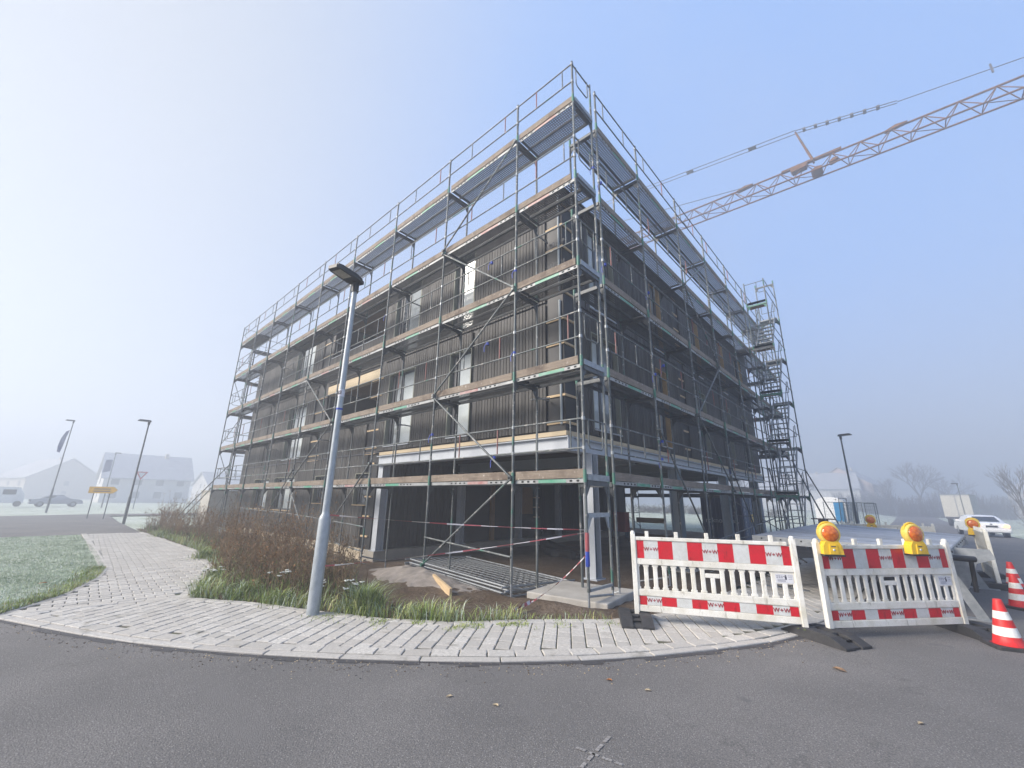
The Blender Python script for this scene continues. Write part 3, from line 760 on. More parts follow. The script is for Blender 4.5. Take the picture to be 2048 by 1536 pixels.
# ------------------------------------------------------------------ scaffolds
ZK = [1.9 + 2 * k for k in range(5)]
class Run:
    """pos: stations along the run; P(s, d): world xy at station s and depth d from the outer line towards the building."""
    def __init__(s, root, pos, P, plank, levels=5, base=None, ply=()):
        s.r, s.pos, s.P, s.plank, s.lv, s.ply = root, pos, P, plank, levels, ply
        s.base = base or (lambda x, y: h(x, y) + .0)
    def pt(s, st, d, z): x, y = s.P(st, d); return (x, y, z)
    def posts(s, inner=True, top=1.08):
        for i, st in enumerate(s.pos):
            for d in ((0, .73) if inner else (0,)):
                x, y = s.P(st, d); zb = s.base(x, y); zt = ZK[s.lv - 1] + (top if d == 0 or i in s.ends else .02)
                b = MB(); m = 0
                b.tube((x, y, zb + .22), (x, y, zt), .0245, 8)
                for k in range(s.lv):
                    b.tube((x, y, ZK[k] - .12 + .06), (x, y, ZK[k] + .14), .029, 8, 1, cap=False)
                    if d == 0:
                        for dz in (.5, 1.0): b.tube((x, y, ZK[k] + dz - .03), (x, y, ZK[k] + dz + .03), .034, 8, 2)
                o = b.build('post', ['tube', 'tube_green', 'galv'], s.r)
                j = MB(); j.tube((x, y, zb - .02), (x, y, zb + .24), .018, 8); j.box((x, y, zb - .012), (.15, .15, .012)); j.build('base_jack', 'galv', o)
    def transoms(s):
        for st in s.pos:
            for k in range(s.lv):
                z = ZK[k] - .075; b = MB()
                b.beam(s.pt(st, .03, z), s.pt(st, .70, z), .055, .075)
                for d, e in ((.03, .16), (.70, .57)):
                    a = Vector(s.pt(st, d, z - .03)); c = Vector(s.pt(st, e, z - .03)); g = Vector(s.pt(st, d, z - .22)); n_ = (c - a).cross(Vector((0, 0, 1))).normalized() * .004
                    for sg in (1, -1): b.face([a + n_ * sg, c + n_ * sg, g + n_ * sg][::sg])
                b.build('transom', 'tube_dark', s.r)
    def decks(s):
        for i, (a, c) in enumerate(zip(s.pos, s.pos[1:])):
            for k in range(s.lv):
                z = ZK[k]; b = MB(); e = .035; ply = bool(s.ply) and ((i, k) in s.ply or ((i * 7 + k * 3) % 4 == 0 and i > 4))
                hm = 4 if ply else 0
                for d0, d1 in ((.045, .365), (.375, .695)):
                    q = [s.pt(a + e, d0, z), s.pt(c - e, d0, z), s.pt(c - e, d1, z), s.pt(a + e, d1, z)]
                    up = (Vector(q[1]) - Vector(q[0])).cross(Vector(q[3]) - Vector(q[0])).z > 0
                    b.face(q if up else q[::-1], hm)
                    for dd in (d0, d1):
                        p0, p1 = s.pt(a + e, dd, z - .033), s.pt(c - e, dd, z - .033); b.beam(p0, p1, .008 if dd < .05 else .03, .066, 1 if dd < .05 else 6)
                    for kk in range(2):
                        u = a + e + (c - a - 2 * e) * (kk * .94 + .03); b.beam(s.pt(u, d0 + .006, z - .03), s.pt(u, d1 - .006, z - .03), .05, .04, 6)
                L = c - a; lab = 2 if rnd() < .88 else 3; m_ = a + L * U(.35, .65)
                b.beam(s.pt(m_ - .3, .0385, z - .033), s.pt(m_ + .3, .0385, z - .033), .003, .058, lab)
                for kk in range(4):
                    for sd in (-1, 1):
                        u = m_ + sd * (.4 + .14 * kk)
                        if a + .08 < u < c - .08: b.beam(s.pt(u - .025, .0388, z - .033), s.pt(u + .025, .0388, z - .033), .003, .032, 5)
                b.build('deck', ['deck', 'deck_side', 'deck_green', 'deck_red', 'deck_ply', 'deck_hole', 'tube_dark'], s.r)
    def toes(s):
        for i, (a, c) in enumerate(zip(s.pos, s.pos[1:])):
            for k in range(s.lv):
                e0, e1 = U(-.05, .1), U(-.05, .1); j = U(-.006, .012)
                b = MB(); b.beam(s.pt(a + .03 + max(e0, 0), .036 + (i % 2) * .0, ZK[k] + .077 + j), s.pt(c - .03 + min(e1, 0), .036, ZK[k] + .077 + U(-.006, .012)), .03, .148)
                b.build('toe_board', s.plank, s.r)
    def guards(s, skip=()):
        for i, (a, c) in enumerate(zip(s.pos, s.pos[1:])):
            for k in range(s.lv):
                if (i, k) in skip: continue
                b = MB(); z = ZK[k]; L = c - a
                for dz in (.5, 1.0): b.tube(s.pt(a + .03, -.012, z + dz), s.pt(c - .03, -.012, z + dz + U(-.012, .012)), .0165, 6)
                for u in (.16, .62 + U(-.03, .03)):
                    b.tube(s.pt(a + L * u, -.012, z + .5), s.pt(a + L * u, -.012, z + 1.0), .014, 6, 1 if rnd() < .3 else 0, cap=False)
                b.build('guard_rail', ['tube', 'tube_red'], s.r)
    def brace(s, s0, z0, s1, z1, d=-.045):
        b = MB(); b.tube(s.pt(s0, d, z0), s.pt(s1, d, z1), .0215, 8)
        for st, z in ((s0, z0), (s1, z1)): b.tube(s.pt(st, d - .04, z), s.pt(st, d + .06, z), .038, 8)
        b.build('brace', 'tube', s.r)
    def ledger(s, s0, s1, z0, z1, d=0.0):
        b = MB(); b.tube(s.pt(s0, d - .03, z0), s.pt(s1, d - .03, z1), .02, 6); b.build('ledger', 'tube', s.r)
    def feet(s):
        for st in s.pos:
            x0, y0 = s.P(st, 0); x1, y1 = s.P(st, .73); b = MB(); b.tube((x0, y0, s.base(x0, y0) + .16), (x1, y1, s.base(x1, y1) + .16), .018, 6); b.build('foot_tie', 'galv', s.r)
    def endguard(s, st, sg, levels=None):
        # loop rail closing the end of a run
        for k in (levels if levels is not None else range(s.lv)):
            z = ZK[k]; b = MB(); b.tube(s.pt(st, 0, z + 1.0), s.pt(st, .73, z + 1.0), .0165, 6)
            pts = [s.pt(st + sg * .02, .12, z + 1.0), s.pt(st + sg * .02, .12, z + .56), s.pt(st + sg * .02, .17, z + .5), s.pt(st + sg * .02, .53, z + .5), s.pt(st + sg * .02, .58, z + .56), s.pt(st + sg * .02, .58, z + 1.0)]
            b.path(pts, .013, 6); b.build('end_guard', 'tube', s.r)
            b = MB(); b.beam(s.pt(st + sg * .03, .03, z + .02), s.pt(st + sg * .03, .72, z + .02), .03, .10); b.build('end_toe_board', 'galv', s.r)
    def ties(s, L):
        for st, d, z in L:
            b = MB(); x, y, z = s.pt(st, d - .03, z); b.tube((x, y + .03, z - .025), (x, y + .03, z + .03), .033, 6); b.path([(x - .02, y - .01, z), (x - .05, y - .03, z - .09), (x - .03, y - .04, z - .2)], .008, 4)
            b.build('tie', 'blue_tie', s.r)
def base_left(x, y):
    return soilz(x, y) if x > -24 else h(x, y)
LP = [0, 1.60, 4.19, 6.87, 9.60, 12.27, 15.0, 17.70, 20.25, 22.83]
GL = 'scaffold runs round the building shell'
sl_ = thing('scaffold', 'grey steel scaffold run in front of the long left facade', 'scaffold', (0, 0, 0), GL)
RL = Run(sl_, LP, lambda s, d: (-s, d), 'plank_x', 5, base_left, ply={(8, 0)}); RL.ends = (0, len(LP) - 1)
RL.posts(); RL.transoms(); RL.decks(); RL.toes(); RL.guards(skip={(6, 2)}); RL.feet()
RL.endguard(0, -1); RL.endguard(22.83, 1)
for a in [(4.19, .15, 1.62, 1.92), (1.62, 1.95, 4.19, 3.9), (4.19, 3.95, 1.62, 5.9), (1.62, 5.95, 4.19, 7.85), (4.19, 7.95, 1.62, 9.85),
          (15.0, .1, 12.27, 2.45), (12.27, 2.1, 9.60, 3.9), (9.60, 3.9, 12.27, 5.85), (9.60, .1, 6.87, 2.45), (12.27, 1.85, 9.9, -.1)]: RL.brace(*a)
for a in [(12.27, 9.6, .98, .90), (9.6, 6.87, .90, .80), (15.0, 12.27, 1.0, .98), (17.7, 15.0, 1.05, 1.0), (12.27, 15, .45, .5), (4.19, 1.6, .72, .55), (9.6, 6.87, .35, .2)]: RL.ledger(*a)
for k in range(5):
    b = MB(); z = .15 + 2 * k
    b.tube((-22.9, 0, z + (k % 2) * 1.7), (-22.9, .73, z + 1.7 - (k % 2) * 1.7), .018, 6); b.build('brace', 'tube', sl_)
b = MB(); b.tube((-23.0, .0, 1.9), (-26.0, -.6, h(-26, -.6)), .024, 8); b.build('brace', 'tube', sl_)
b = MB(); b.tube((-20.25, -.05, 3.0), (-22.6, -1.6, -.05), .024, 8); b.build('brace', 'tube', sl_)
for z in (1.32, .22):
    b = MB(); b.beam((0, .03, z), (0, .70, z), .05, .07 if z > 1 else .04)
    if z > 1:
        for y0, y1 in ((.03, .16), (.70, .57)): b.face([(.01, y0, z - .03), (.01, y1, z - .03), (.01, y0, z - .25)]); b.face([(-.01, y0, z - .03), (-.01, y0, z - .25), (-.01, y1, z - .03)])
    b.build('transom', 'galv_light', sl_)
RL.ties([(1.60, 0, 6.35), (1.60, 0, 4.45), (2.35, 0, 6.85), (2.4, 0, 4.85), (4.19, 0, 3.0), (2.1, 0, 2.35), (0, .73, 8.6), (6.87, 0, 6.9)])
# anchors from inner posts to the wall, brackets with short tubes
for st in LP[1::2]:
    for k in (1, 3):
        b = MB(); b.tube((-st, .73, ZK[k] - .25), (-st, 1.16, ZK[k] - .25), .02, 6); b.tube((-st - .2, .78, ZK[k] - .26), (-st + .3, .78, ZK[k] - .30), .018, 6); b.build('wall_tie', 'galv', sl_)

RP = [.95, 3.05, 5.78, 8.32, 10.93, 13.5, 16.1, 18.7]
sr_ = thing('scaffold', 'grey steel scaffold run in front of the right facade, ending at the stair tower', 'scaffold', (0, .95, 0), GL)
RR = Run(sr_, RP, lambda s, d: (-d, s), 'plank_y', 5, lambda x, y: soilz(x, y)); RR.ends = (len(RP) - 1,)
RR.posts(); RR.transoms(); RR.decks(); RR.toes(); RR.guards(); RR.feet(); RR.endguard(18.7, 1)
for a in [(3.05, 3.1, 6.05, .1), (5.78, 3.85, 8.32, 1.9), (8.32, 2.6, 10.9, .0), (8.32, 9.8, 5.78, 7.9), (5.78, 7.8, 8.32, 5.9), (8.32, 5.85, 5.78, 3.9), (13.5, 2.9, 16.6, -.2)]: RR.brace(*a)
RR.ledger(3.05, 13.5, .42, 1.02); RR.ledger(13.5, 18.7, .9, .9); RR.ledger(5.78, 13.5, .35, .35, .73)
RR.ties([(.95, 0, 8.35), (3.05, 0, 6.5), (3.05, 0, 4.4), (3.6, 0, 4.75), (3.05, 0, 2.45), (.95, 0, 6.3), (8.32, 0, 2.6), (3.15, 0, 2.85)])
# stretches nearly hidden behind the building
sb_ = thing('scaffold', 'scaffold run along the hidden rear facade, seen in the gap under the raised storeys', 'scaffold', (0, 19.48, 0), GL)
BP = [.75 + 2.59 * i for i in range(10)]
RB = Run(sb_, BP, lambda s, d: (-s, 19.48 - d), 'plank_x', 5, lambda x, y: h(x, y)); RB.ends = (0, 9)
RB.posts(); RB.transoms(); RB.decks(); RB.toes(); RB.guards()
for i in range(0, 8, 3): RB.brace(BP[i], .1, BP[i + 1], 1.9); RB.ledger(BP[i], BP[i + 1], .9, .9)
se_ = thing('scaffold', 'narrow scaffold return round the far left end of the building, seen edge-on', 'scaffold', (-23.6, 1, 0), GL)
EP = [.80 + 2.57 * i for i in range(8)]
RE = Run(se_, EP, lambda s, d: (-23.75 + d, s), 'plank_y', 5, lambda x, y: h(x, y)); RE.ends = (0, 7)
RE.posts(); RE.transoms(); RE.decks(); RE.toes(); RE.guards()

# stair tower
st_ = thing('stair_tower', 'free-standing scaffold stair tower with stacked metal flights at the far end of the right facade', 'stair tower', (.64, 14.3, 0))
TX0, TX1, TY0, TY1 = .20, .95, 13.2, 15.75
for x in (TX0, TX1):
    for y in (TY0, TY1):
        b = MB(); b.tube((x, y, soilz(x, y) if x < .9 else h(x, y)), (x, y, 11.95 if y > 14 else 11.0), .0245, 8)
        for k in range(6 if y > 14 else 5): b.tube((x, y, ZK[0] + 2 * k - .05), (x, y, ZK[0] + 2 * k + .08), .031, 8, 1)
        b.build('post', ['tube', 'tube_green'], st_)
for k in range(6):
    z = ZK[0] + 2 * k if k < 5 else 11.85
    for y in (TY0, TY1):
        if k == 5 and y == TY0: continue
        b = MB(); b.beam((TX0, y, z - .06), (TX1, y, z - .06), .05, .07)
        for x0, x1 in ((TX0 + .02, TX0 + .15), (TX1 - .02, TX1 - .15)):
            b.face([(x0, y, z - .09), (x1, y, z - .09), (x0, y, z - .26)]); b.face([(x0, y + .004, z - .09), (x0, y + .004, z - .26), (x1, y + .004, z - .09)])
        b.build('transom', 'tube_dark' if k % 2 else 'tube_green', st_)
for k in range(5):
    z1 = ZK[k]; z0 = z1 - 2 if k else h(.6, 13.4) + .0
    b = MB(); n_ = 8
    for x in (TX0 + .06, TX1 - .10): b.beam((x, TY0 + .35, z0 + .1), (x, TY1 - .45, z1 - .02), .03, .15)
    for i in range(n_):
        f_ = (i + .5) / n_; y = TY0 + .35 + (TY1 - TY0 - .8) * f_
        b.box(((TX0 + TX1) / 2 - .02, y, z0 + (z1 - z0) * f_ + .02), (TX1 - TX0 - .2, .16, .03), 1)
    b.build('stair_flight', ['galv', 'galv'], st_)
    for ya, yb in ((TY0 + .02, TY0 + .42), (TY1 - .48, TY1 - .02)):
        b = MB(); b.b2((TX0 + .03, ya, z1 - .05), (TX1 - .03, yb, z1 - .01)); b.beam((TX0 + .03, TY0 - .005, z1 + .06), (TX1 - .03, TY0 - .005, z1 + .06), .02, .1); b.build('landing', 'timber_brown' if ya < 14 else 'deck_side', st_)
    b = MB()
    for x in (TX1 + .03,):
        b.tube((x, TY0, z1 + 1.0), (x, TY1, z1 + 1.0), .016, 6); b.tube((x, TY0, z1 + .5), (x, TY1, z1 + .5), .016, 6)
    for x in (TX0 + .1, TX1 - .08):
        b.tube((x, TY0 + .4, z0 + 1.0), (x, TY1 - .4, z1 + .9), .016, 6)
        for q in (.1, .5, .9): b.tube((x, TY0 + .4 + (TY1 - TY0 - .8) * q, z0 + .1 + (z1 - z0 - .1) * q), (x, TY0 + .4 + (TY1 - TY0 - .8) * q, z0 + 1.0 + (z1 - z0 - .1) * q), .013, 6)
    b.path([(TX1 - .28, TY0, z1 + 1.0), (TX1 - .28, TY0, z1 + .55), (TX1 - .2, TY0, z1 + .5), (TX1 - .02, TY0, z1 + .5)], .014, 6); b.tube((TX0, TY0, z1 + 1.0), (TX1, TY0, z1 + 1.0), .016, 6)
    b.path([(TX0 + .1, TY1, z1 + 1.0), (TX0 + .1, TY1, z1 + .5), (TX1 - .1, TY1, z1 + .5), (TX1 - .1, TY1, z1 + 1.0)], .014, 6)
    b.build('handrail', 'tube', st_)
b = MB(); b.tube((.95, 15.7, 3.0), (1.9, 17.4, h(1.9, 17.4)), .024, 8); b.build('brace', 'tube', st_)
b = MB(); b.tube((.9, 13.3, 3.2), (2.1, 12.0, h(2.1, 12)), .024, 8); b.build('brace', 'tube', st_)

# ------------------------------------------------------------------ street lamps
def lamp(label, x, y, zb, H, head_ang, near=False, group='street lamps', pole='lamp_pole_dark'):
    o = thing('street_lamp', label, 'street lamp', (0, 0, 0), group)
    b = MB(); k = 24 if near else 10
    if near: b.lathe([(.084, -.05), (.082, 1.22), (.076, 1.26), (.053, 1.31), (.051, 1.36), (.039, H - .22)], (0, 0, 0), k)
    else: b.lathe([(.075, -.1), (.072, H * .24), (.05, H * .26), (.036, H - .2)], (0, 0, 0), k)
    b.build('pole', 'lamp_pole' if near else pole, o)
    c = MB(); c.lathe([(.055, H - .26), (.058, H - .22), (.058, H - .08), (.04, H - .04)], (0, 0, 0), k); c.build('collar', 'lamp_head', o)
    hd = MB(); n = len(hd.v)
    # flat tapered LED head reaching out along +x
    top = [(-.09, -.09), (.08, -.135), (.45, -.12), (.52, -.085), (.52, .085), (.45, .12), (.08, .135), (-.09, .09)]
    hd.prism([(u, v) for u, v in top], H - .085, H - .03); hd.prism([(u * .88 + .01, v * .80) for u, v in top], H - .03, H + .015)
    hd.build('lamp_head', 'lamp_head', o, bevel=.008 if near else 0)
    g = MB(); g.b2((.20, -.085, H - .092), (.44, .085, H - .084)); g.build('lens', 'lamp_glass', o)
    o.location = (x, y, zb); o.rotation_euler = (0, 0, head_ang)
    return o
l1 = lamp('tall galvanised street lamp in the foreground at the inner edge of the paved corner', -2.44, -3.10, 0, 5.12, R(-70), True)
for z, m, hh in ((3.05, 'sticker', .12), (2.84, 'blue_tie', .03)):
    b = MB(); b.lathe([(.0490, z), (.0490, z + hh)], (-2.44, -3.10, 0), 20); b.build('band', m, l1).matrix_parent_inverse = Matrix.Identity(4)
for c in l1.children:
    if c.name.startswith('band'):
        c.rotation_euler = (0, 0, R(70))
text('lamp_number', '23', .075, 'ink_dark', l1, (.0495 * math.cos(R(8)), .0495 * math.sin(R(8)), 3.11), (R(90), 0, R(98)), .003)
HL = R(-92)
lamp('dark street lamp beside the footpath bend, just past the weeds on the left', -28.7, -2.5, -.06, 5.85, HL)
l3 = lamp('distant street lamp with a faded blue banner, on the far side of the left road', -50, -5.35, -.06, 7.9, HL)
b = MB(); 
fl = [(-5.42, 6.95), (-5.62, 6.8), (-5.80, 6.2), (-5.86, 5.5), (-5.82, 5.0), (-5.62, 4.95), (-5.55, 5.6), (-5.50, 6.3)]
b.prism([(-50 + .02, 0)] and fl, -50.02, -49.99, 'x')
tag(b.build('banner', 'banner'), 'faded blue banner hanging from the distant left street lamp', 'banner')
l4 = lamp('faint street lamp standing in front of the foggy gabled house on the left', -67, -.8, -.06, 6.5, R(90))
b = MB(); b.face([(-67, -.9, 5.6), (-67, -1.5, 5.5), (-67, -1.55, 4.0), (-67, -.9, 4.2)]); b.face([(-67.02, -.9, 5.6), (-67.02, -.9, 4.2), (-67.02, -1.55, 4.0), (-67.02, -1.5, 5.5)])
tag(b.build('banner', 'banner'), 'pale banner on the faint lamp in front of the gabled house', 'banner')
lamp('dark street lamp right of the stair tower, behind the ribbed platform', 1.9, 22.7, h(2, 22.7) + .0, 5.4, R(-25))
lamp('thin street lamp in front of the parked box trailer on the right', 8.9, 66.0, h(8.9, 66), 4.9, R(195))

# ------------------------------------------------------------------ barriers, feet, warning lamps, cones
GB = 'red and white site barriers'
def make_barrier():
    o = thing('site_barrier', 'white plastic site barrier left of the lamp-topped one, right foot on the kerb', 'barrier', (0, 0, 0), GB)
    W = 2.03; hw = W / 2
    b = MB()
    b.b2((-hw + .06, -.022, .04), (hw - .06, .022, .115)); b.b2((-hw + .06, -.022, .235), (hw - .06, .022, .315)); b.b2((-hw + .06, -.022, .625), (hw - .06, .022, .70)); b.b2((-hw + .06, -.026, .94), (hw - .10, .026, .985))
    b.b2((-hw + .06, -.010, .115), (hw - .06, .018, .235)); b.b2((-hw + .06, -.010, .70), (hw - .06, .018, .94))
    b.build('rail_frame', 'bar_white', o, bevel=.005)
    for x in (-hw + .03, hw - .03):
        b = MB(); b.b2((x - .032, -.032, -.02), (x + .032, .032, 1.02)); b.lathe([(.032, 1.0), (.03, 1.045), (.018, 1.06), (0, 1.062)], (x, 0, 0), 12)
        b.build('end_post', 'bar_white', o, bevel=.006)
    b = MB(); n = 16; x0, x1 = -hw + .062, hw - .062; st = (x1 - x0) / n
    for i in range(n + 1):
        x = x0 + st * i
        if i in (8,): b.b2((x - .028, -.010, .315), (x + .028, .012, .50)); continue
        b.b2((x - .029, -.010, .315), (x + .029, .012, .625))
        for z in (.33, .61): b.b2((x - .040, -.009, z - .016), (x + .040, .011, z + .016))
    xm = x0 + st * 8; b.b2((xm - st + .03, -.0095, .50), (xm + st - .03, .0115, .555)); b.b2((xm - st + .03, -.0095, .60), (xm + st - .03, .0115, .626))
    b.b2((x0 + st * 14 - .02, -.0095, .48), (x1, .0115, .626))
    b.build('slatted_panel', 'bar_white', o, bevel=.008)
    for i in range(5):
        b = MB(); x = -hw + .22 + i * .385; b.b2((x - .024, -.02, .985), (x + .024, .02, 1.06)); b.b2((x - .008, -.021, 1.02), (x + .008, .021, 1.04))
        b.build('stacking_peg', 'bar_white', o, bevel=.004)
    for z0, z1, nm in ((.705, .935, 'striped_panel'), (.122, .228, 'striped_panel')):
        b = MB(); xa, xb = -hw + .075, hw - .075; u = (xb - xa) / 10; e = [0, .5] + [i + .5 for i in range(1, 10)] + [10]
        for i in range(len(e) - 1):
            b.b2((xa + e[i] * u, -.0135 - .0003 * (i % 2), z0), (xa + e[i + 1] * u, -.010, z1), 1 if i % 2 == 0 else 0)
        p = b.build(nm, ['bar_film', 'bar_red'], o)
        for i in (1, 5, 9): text('lettering', 'W+W', .068, 'bar_ink', p, (xa + (e[i] + e[i + 1]) / 2 * u + (.0), -.0155, (z0 + z1) / 2 + .004), (R(90), 0, 0), .0010)
    b = MB(); xs = x0 + st * 14 + .02; b.b2((xs, -.0115, .495), (xs + .20, -.0096, .60))
    s_ = b.build('sticker', 'sticker', o)
    b = MB()
    for i in range(3):
        for j in range(2): b.b2((xs + .012 + i * .026, -.0126, .57 - j * .018), (xs + .03 + i * .026, -.0116, .58 - j * .018))
    for z in (.512, .522, .535): b.b2((xs + .02, -.0126, z), (xs + .11, -.0116, z + .005))
    for z in (.54, .56, .58): b.b2((xs + .145, -.0126, z), (xs + .185, -.0116, z + .005))
    b.build('print', 'ink_grey', s_)
    b = MB(); b.b2((xs + .106, -.0127, .535), (xs + .126, -.0117, .57)); b.lathe([(.0, -.0127), (.009, -.0127), (.009, -.0116)], (xs + .115, 0, .58), 10, axis='y'); b.beam((xs + .108, -.012, .566), (xs + .09, -.012, .574), .001, .006); b.build('pictogram', 'ink_dark', s_)
    return o
BR = make_barrier(); a1 = math.atan2(.91, 1.85); a2 = math.atan2(1.60, 1.29)
BR.location = (1.755, .255, .085); BR.rotation_euler = (0, 0, a1)
B2 = copy_tree(BR, (3.485, 1.62, .06), a2, 'grimy white plastic site barrier carrying two amber warning lamps')
B3 = copy_tree(BR, (4.93, 8.2, .05), R(90), 'site barrier seen from its grey back, beside the ribbed platform on the right')
B4 = copy_tree(BR, (3.3, 10.6, .03), R(180), 'site barrier behind the ribbed platform with amber lamps peeking over')
GF = 'black rubber barrier feet'
def make_foot():
    o = thing('barrier_foot', 'worn black rubber foot under the left end of the plain barrier', 'barrier foot', (0, 0, 0), GF)
    b = MB(); pr = [(-.40, 0), (.40, 0), (.40, .025), (.24, .10), (.10, .112), (-.10, .112), (-.24, .10), (-.40, .025)]
    b.prism([(u, v) for u, v in pr], -.20, -.055, 'x'); b.prism([(u, v) for u, v in pr], .055, .20, 'x'); b.prism([(-.38, 0), (.38, 0), (.38, .02), (.22, .07), (-.22, .07), (-.38, .02)], -.055, .055, 'x')
    for u in (-.055, .055):
        b.b2((-.05, u * 2.2 - .03, .07), (.05, u * 2.2 + .03, .108))
    b.build('rubber_block', 'rubber', o, bevel=.012)
    h_ = MB(); h_.b2((-.052, -.30, .0705), (.052, -.2, .0735)); h_.build('grip_slot', 'black_plastic', o)
    return o
ft = make_foot(); ft.location = (.84, -.20, 0); ft.rotation_euler = (0, 0, a1 + R(6))
f2 = copy_tree(ft, (2.80, .74, -.011), R(60), 'mossy black rubber foot shared by both striped barriers')
f3 = copy_tree(ft, (4.17, 2.42, -.011), R(35), 'black rubber foot under the right end of the lamp-carrying barrier')
f4 = copy_tree(ft, (4.93, 7.2, -.011), R(90), 'black rubber foot of the grey-backed barrier, nearer of its two ends')
f5 = copy_tree(ft, (4.93, 9.2, -.011), R(90), 'black rubber foot of the grey-backed barrier, farther of its two ends')
b = MB()
for i in range(40): 
    a = U(0, 6.28); r_ = U(0, .1); x, y = 2.80 - .12 + r_ * math.cos(a) * 1.3, .74 - .1 + r_ * math.sin(a); b.face([(x - .012, y, .088), (x + .012, y + .004, .09), (x, y + .02, .096)])
tag(b.build('moss_patch', 'weed_green'), 'green moss tuft on the shared barrier foot', 'moss', kind='stuff')
def make_blinker():
    o = thing('warning_lamp', 'yellow warning lamp with amber lens on the left end of the second barrier', 'warning lamp', (0, 0, 0), 'amber warning lamps on the barriers')
    b = MB(); b.prism([(-.115, 0), (.115, 0), (.108, .10), (.075, .155), (-.075, .155), (-.108, .10)], -.055, .05, 'y')
    b.prism([(-.05, .004), (.05, .004), (.042, .12), (-.042, .12)], -.066, -.055, 'y')
    b.build('battery_box', 'yellow', o, bevel=.012)
    hd = MB(); hd.lathe([(0, .052), (.112, .05), (.124, .03), (.124, -.035), (.112, -.052), (.094, -.046)], (0, 0, .245), 28, axis='y'); hd.build('lamp_housing', 'yellow_pale', o)
    for s_ in (-1, 1):
        l_ = MB(); l_.lathe([(.098, s_ * .046), (.092, s_ * .060), (.06, s_ * .072), (.001, s_ * .078)], (0, 0, .245), 28, axis='y'); l_.build('lens', 'amber', o)
    a = MB(); a.path([(.118 * math.cos(R(q)), 0, .262 + .118 * math.sin(R(q))) for q in range(20, 161, 10)], .013, 8); a.build('carry_handle', 'yellow', o)
    k = MB(); k.b2((-.118, -.07, -.022), (.118, .056, .0)); k.build('rubber_skirt', 'black_plastic', o)
    l_ = MB(); l_.b2((-.028, -.0675, .088), (.028, -.0662, .10)); l_.build('label', 'ink_dark', o); l_ = MB(); l_.lathe([(.0, -.069), (.014, -.069), (.014, -.066)], (0, 0, .055), 12, axis='y'); l_.build('lock', 'sign_white', o)
    return o
BL = make_blinker()
def onbar(bar, u, dz, dy=-.02):
    a = bar.rotation_euler.z; l = bar.location; return (l.x + u * math.cos(a) - dy * math.sin(a), l.y + u * math.sin(a) + dy * math.cos(a), l.z + dz)
BL.location = onbar(B2, -.86, .885, -.085); BL.rotation_euler = (0, 0, a2 - R(16))
copy_tree(BL, onbar(B2, .40, .885, -.085), a2 - R(4), 'yellow warning lamp with amber lens right of centre on the second barrier')
copy_tree(BL, onbar(B4, .30, .86, .03), R(4), 'partly hidden amber lamp above the far edge of the ribbed platform')
copy_tree(BL, onbar(B3, .93, .86, .0), R(-3), 'amber lamp just left of the white car, above the platform corner')
def make_cone():
    o = thing('traffic_cone', 'nearest red and white traffic cone, in front of the right barrier', 'traffic cone', (0, 0, 0), 'red and white traffic cones along the closure')
    b = MB(); b.prism([(-.185, -.16), (-.16, -.185), (.16, -.185), (.185, -.16), (.185, .16), (.16, .185), (-.16, .185), (-.185, .16)], 0, .035); b.build('base', 'rubber', o, bevel=.008)
    c = MB(); zs = [.035, .125, .215, .29, .37, .47]; rr = lambda z: .132 - (.132 - .036) * (z - .035) / .455
    prof = [(.150, .035)] + [(rr(z), z) for z in zs] + [(rr(.49), .49), (rr(.49) - .012, .49), (.02, .44)]
    c.lathe(prof, (0, 0, 0), 32, m=[0, 0, 1, 0, 1, 0, 0, 0, 0]); c.build('cone_body', ['cone_red', 'cone_white'], o)
    return o
CN = make_cone(); CN.location = (4.41, 1.93, -.012); CN.rotation_euler = (0, 0, R(20)); CN.scale = (1, 1, 1.04)
copy_tree(CN, (4.90, 4.98, -.012), R(50), 'red and white cone midway back along the closed road, second from the viewer')
copy_tree(CN, (5.15, 7.35, -.012), R(5), 'red and white cone beside the grey-backed barrier, farthest of the three')

# ------------------------------------------------------------------ ribbed steel platform on legs
pl = thing('steel_platform', 'ribbed grey steel platform on galvanised legs behind the striped barriers', 'platform', (3, 6, 0))
P1, P2, P3, P4 = Vector((1.5, 3.6, .95)), Vector((4.14, 2.9, .95)), Vector((4.66, 7.9, .95)), Vector((1.95, 9.6, 1.03))
b = MB(); n = 17
def bl(u, v): return (P1 * (1 - u) + P2 * u) * (1 - v) + (P4 * (1 - u) + P3 * u) * v
for i in range(n):
    v0, v1 = i / n, (i + .80) / n
    q = [bl(0, v0), bl(1, v0), bl(1, v1), bl(0, v1)]; lo = [p - Vector((0, 0, .025)) for p in q]
    b.face(q); b.face([lo[0], lo[1], q[1], q[0]]); b.face([lo[2], lo[3], q[3], q[2]]); b.face([lo[1], lo[2], q[2], q[1]])
    w0 = (i + .80) / n; w1 = (i + 1) / n; g = [bl(0, w0), bl(1, w0), bl(1, w1), bl(0, w1)]; b.face([p - Vector((0, 0, .02)) for p in g], 1)
b.build('ribbed_top', ['plat', 'tube_dark'], pl)
for a, c in ((P1, P2), (P2, P3), (P3, P4), (P4, P1)):
    b = MB(); dn = Vector((0, 0, .065)); b.beam(a - dn, c - dn, .03, .12)
    dd = (c - a).normalized(); nn = Vector((dd.y, -dd.x, 0)) * .0165
    for k in range(8):
        p = a + (c - a) * (k + .5) / 8 + nn - Vector((0, 0, .045)); b.box(p, (.022, .022, .022), 1)
    b.build('edge_channel', ['galv', 'deck_hole'], pl)
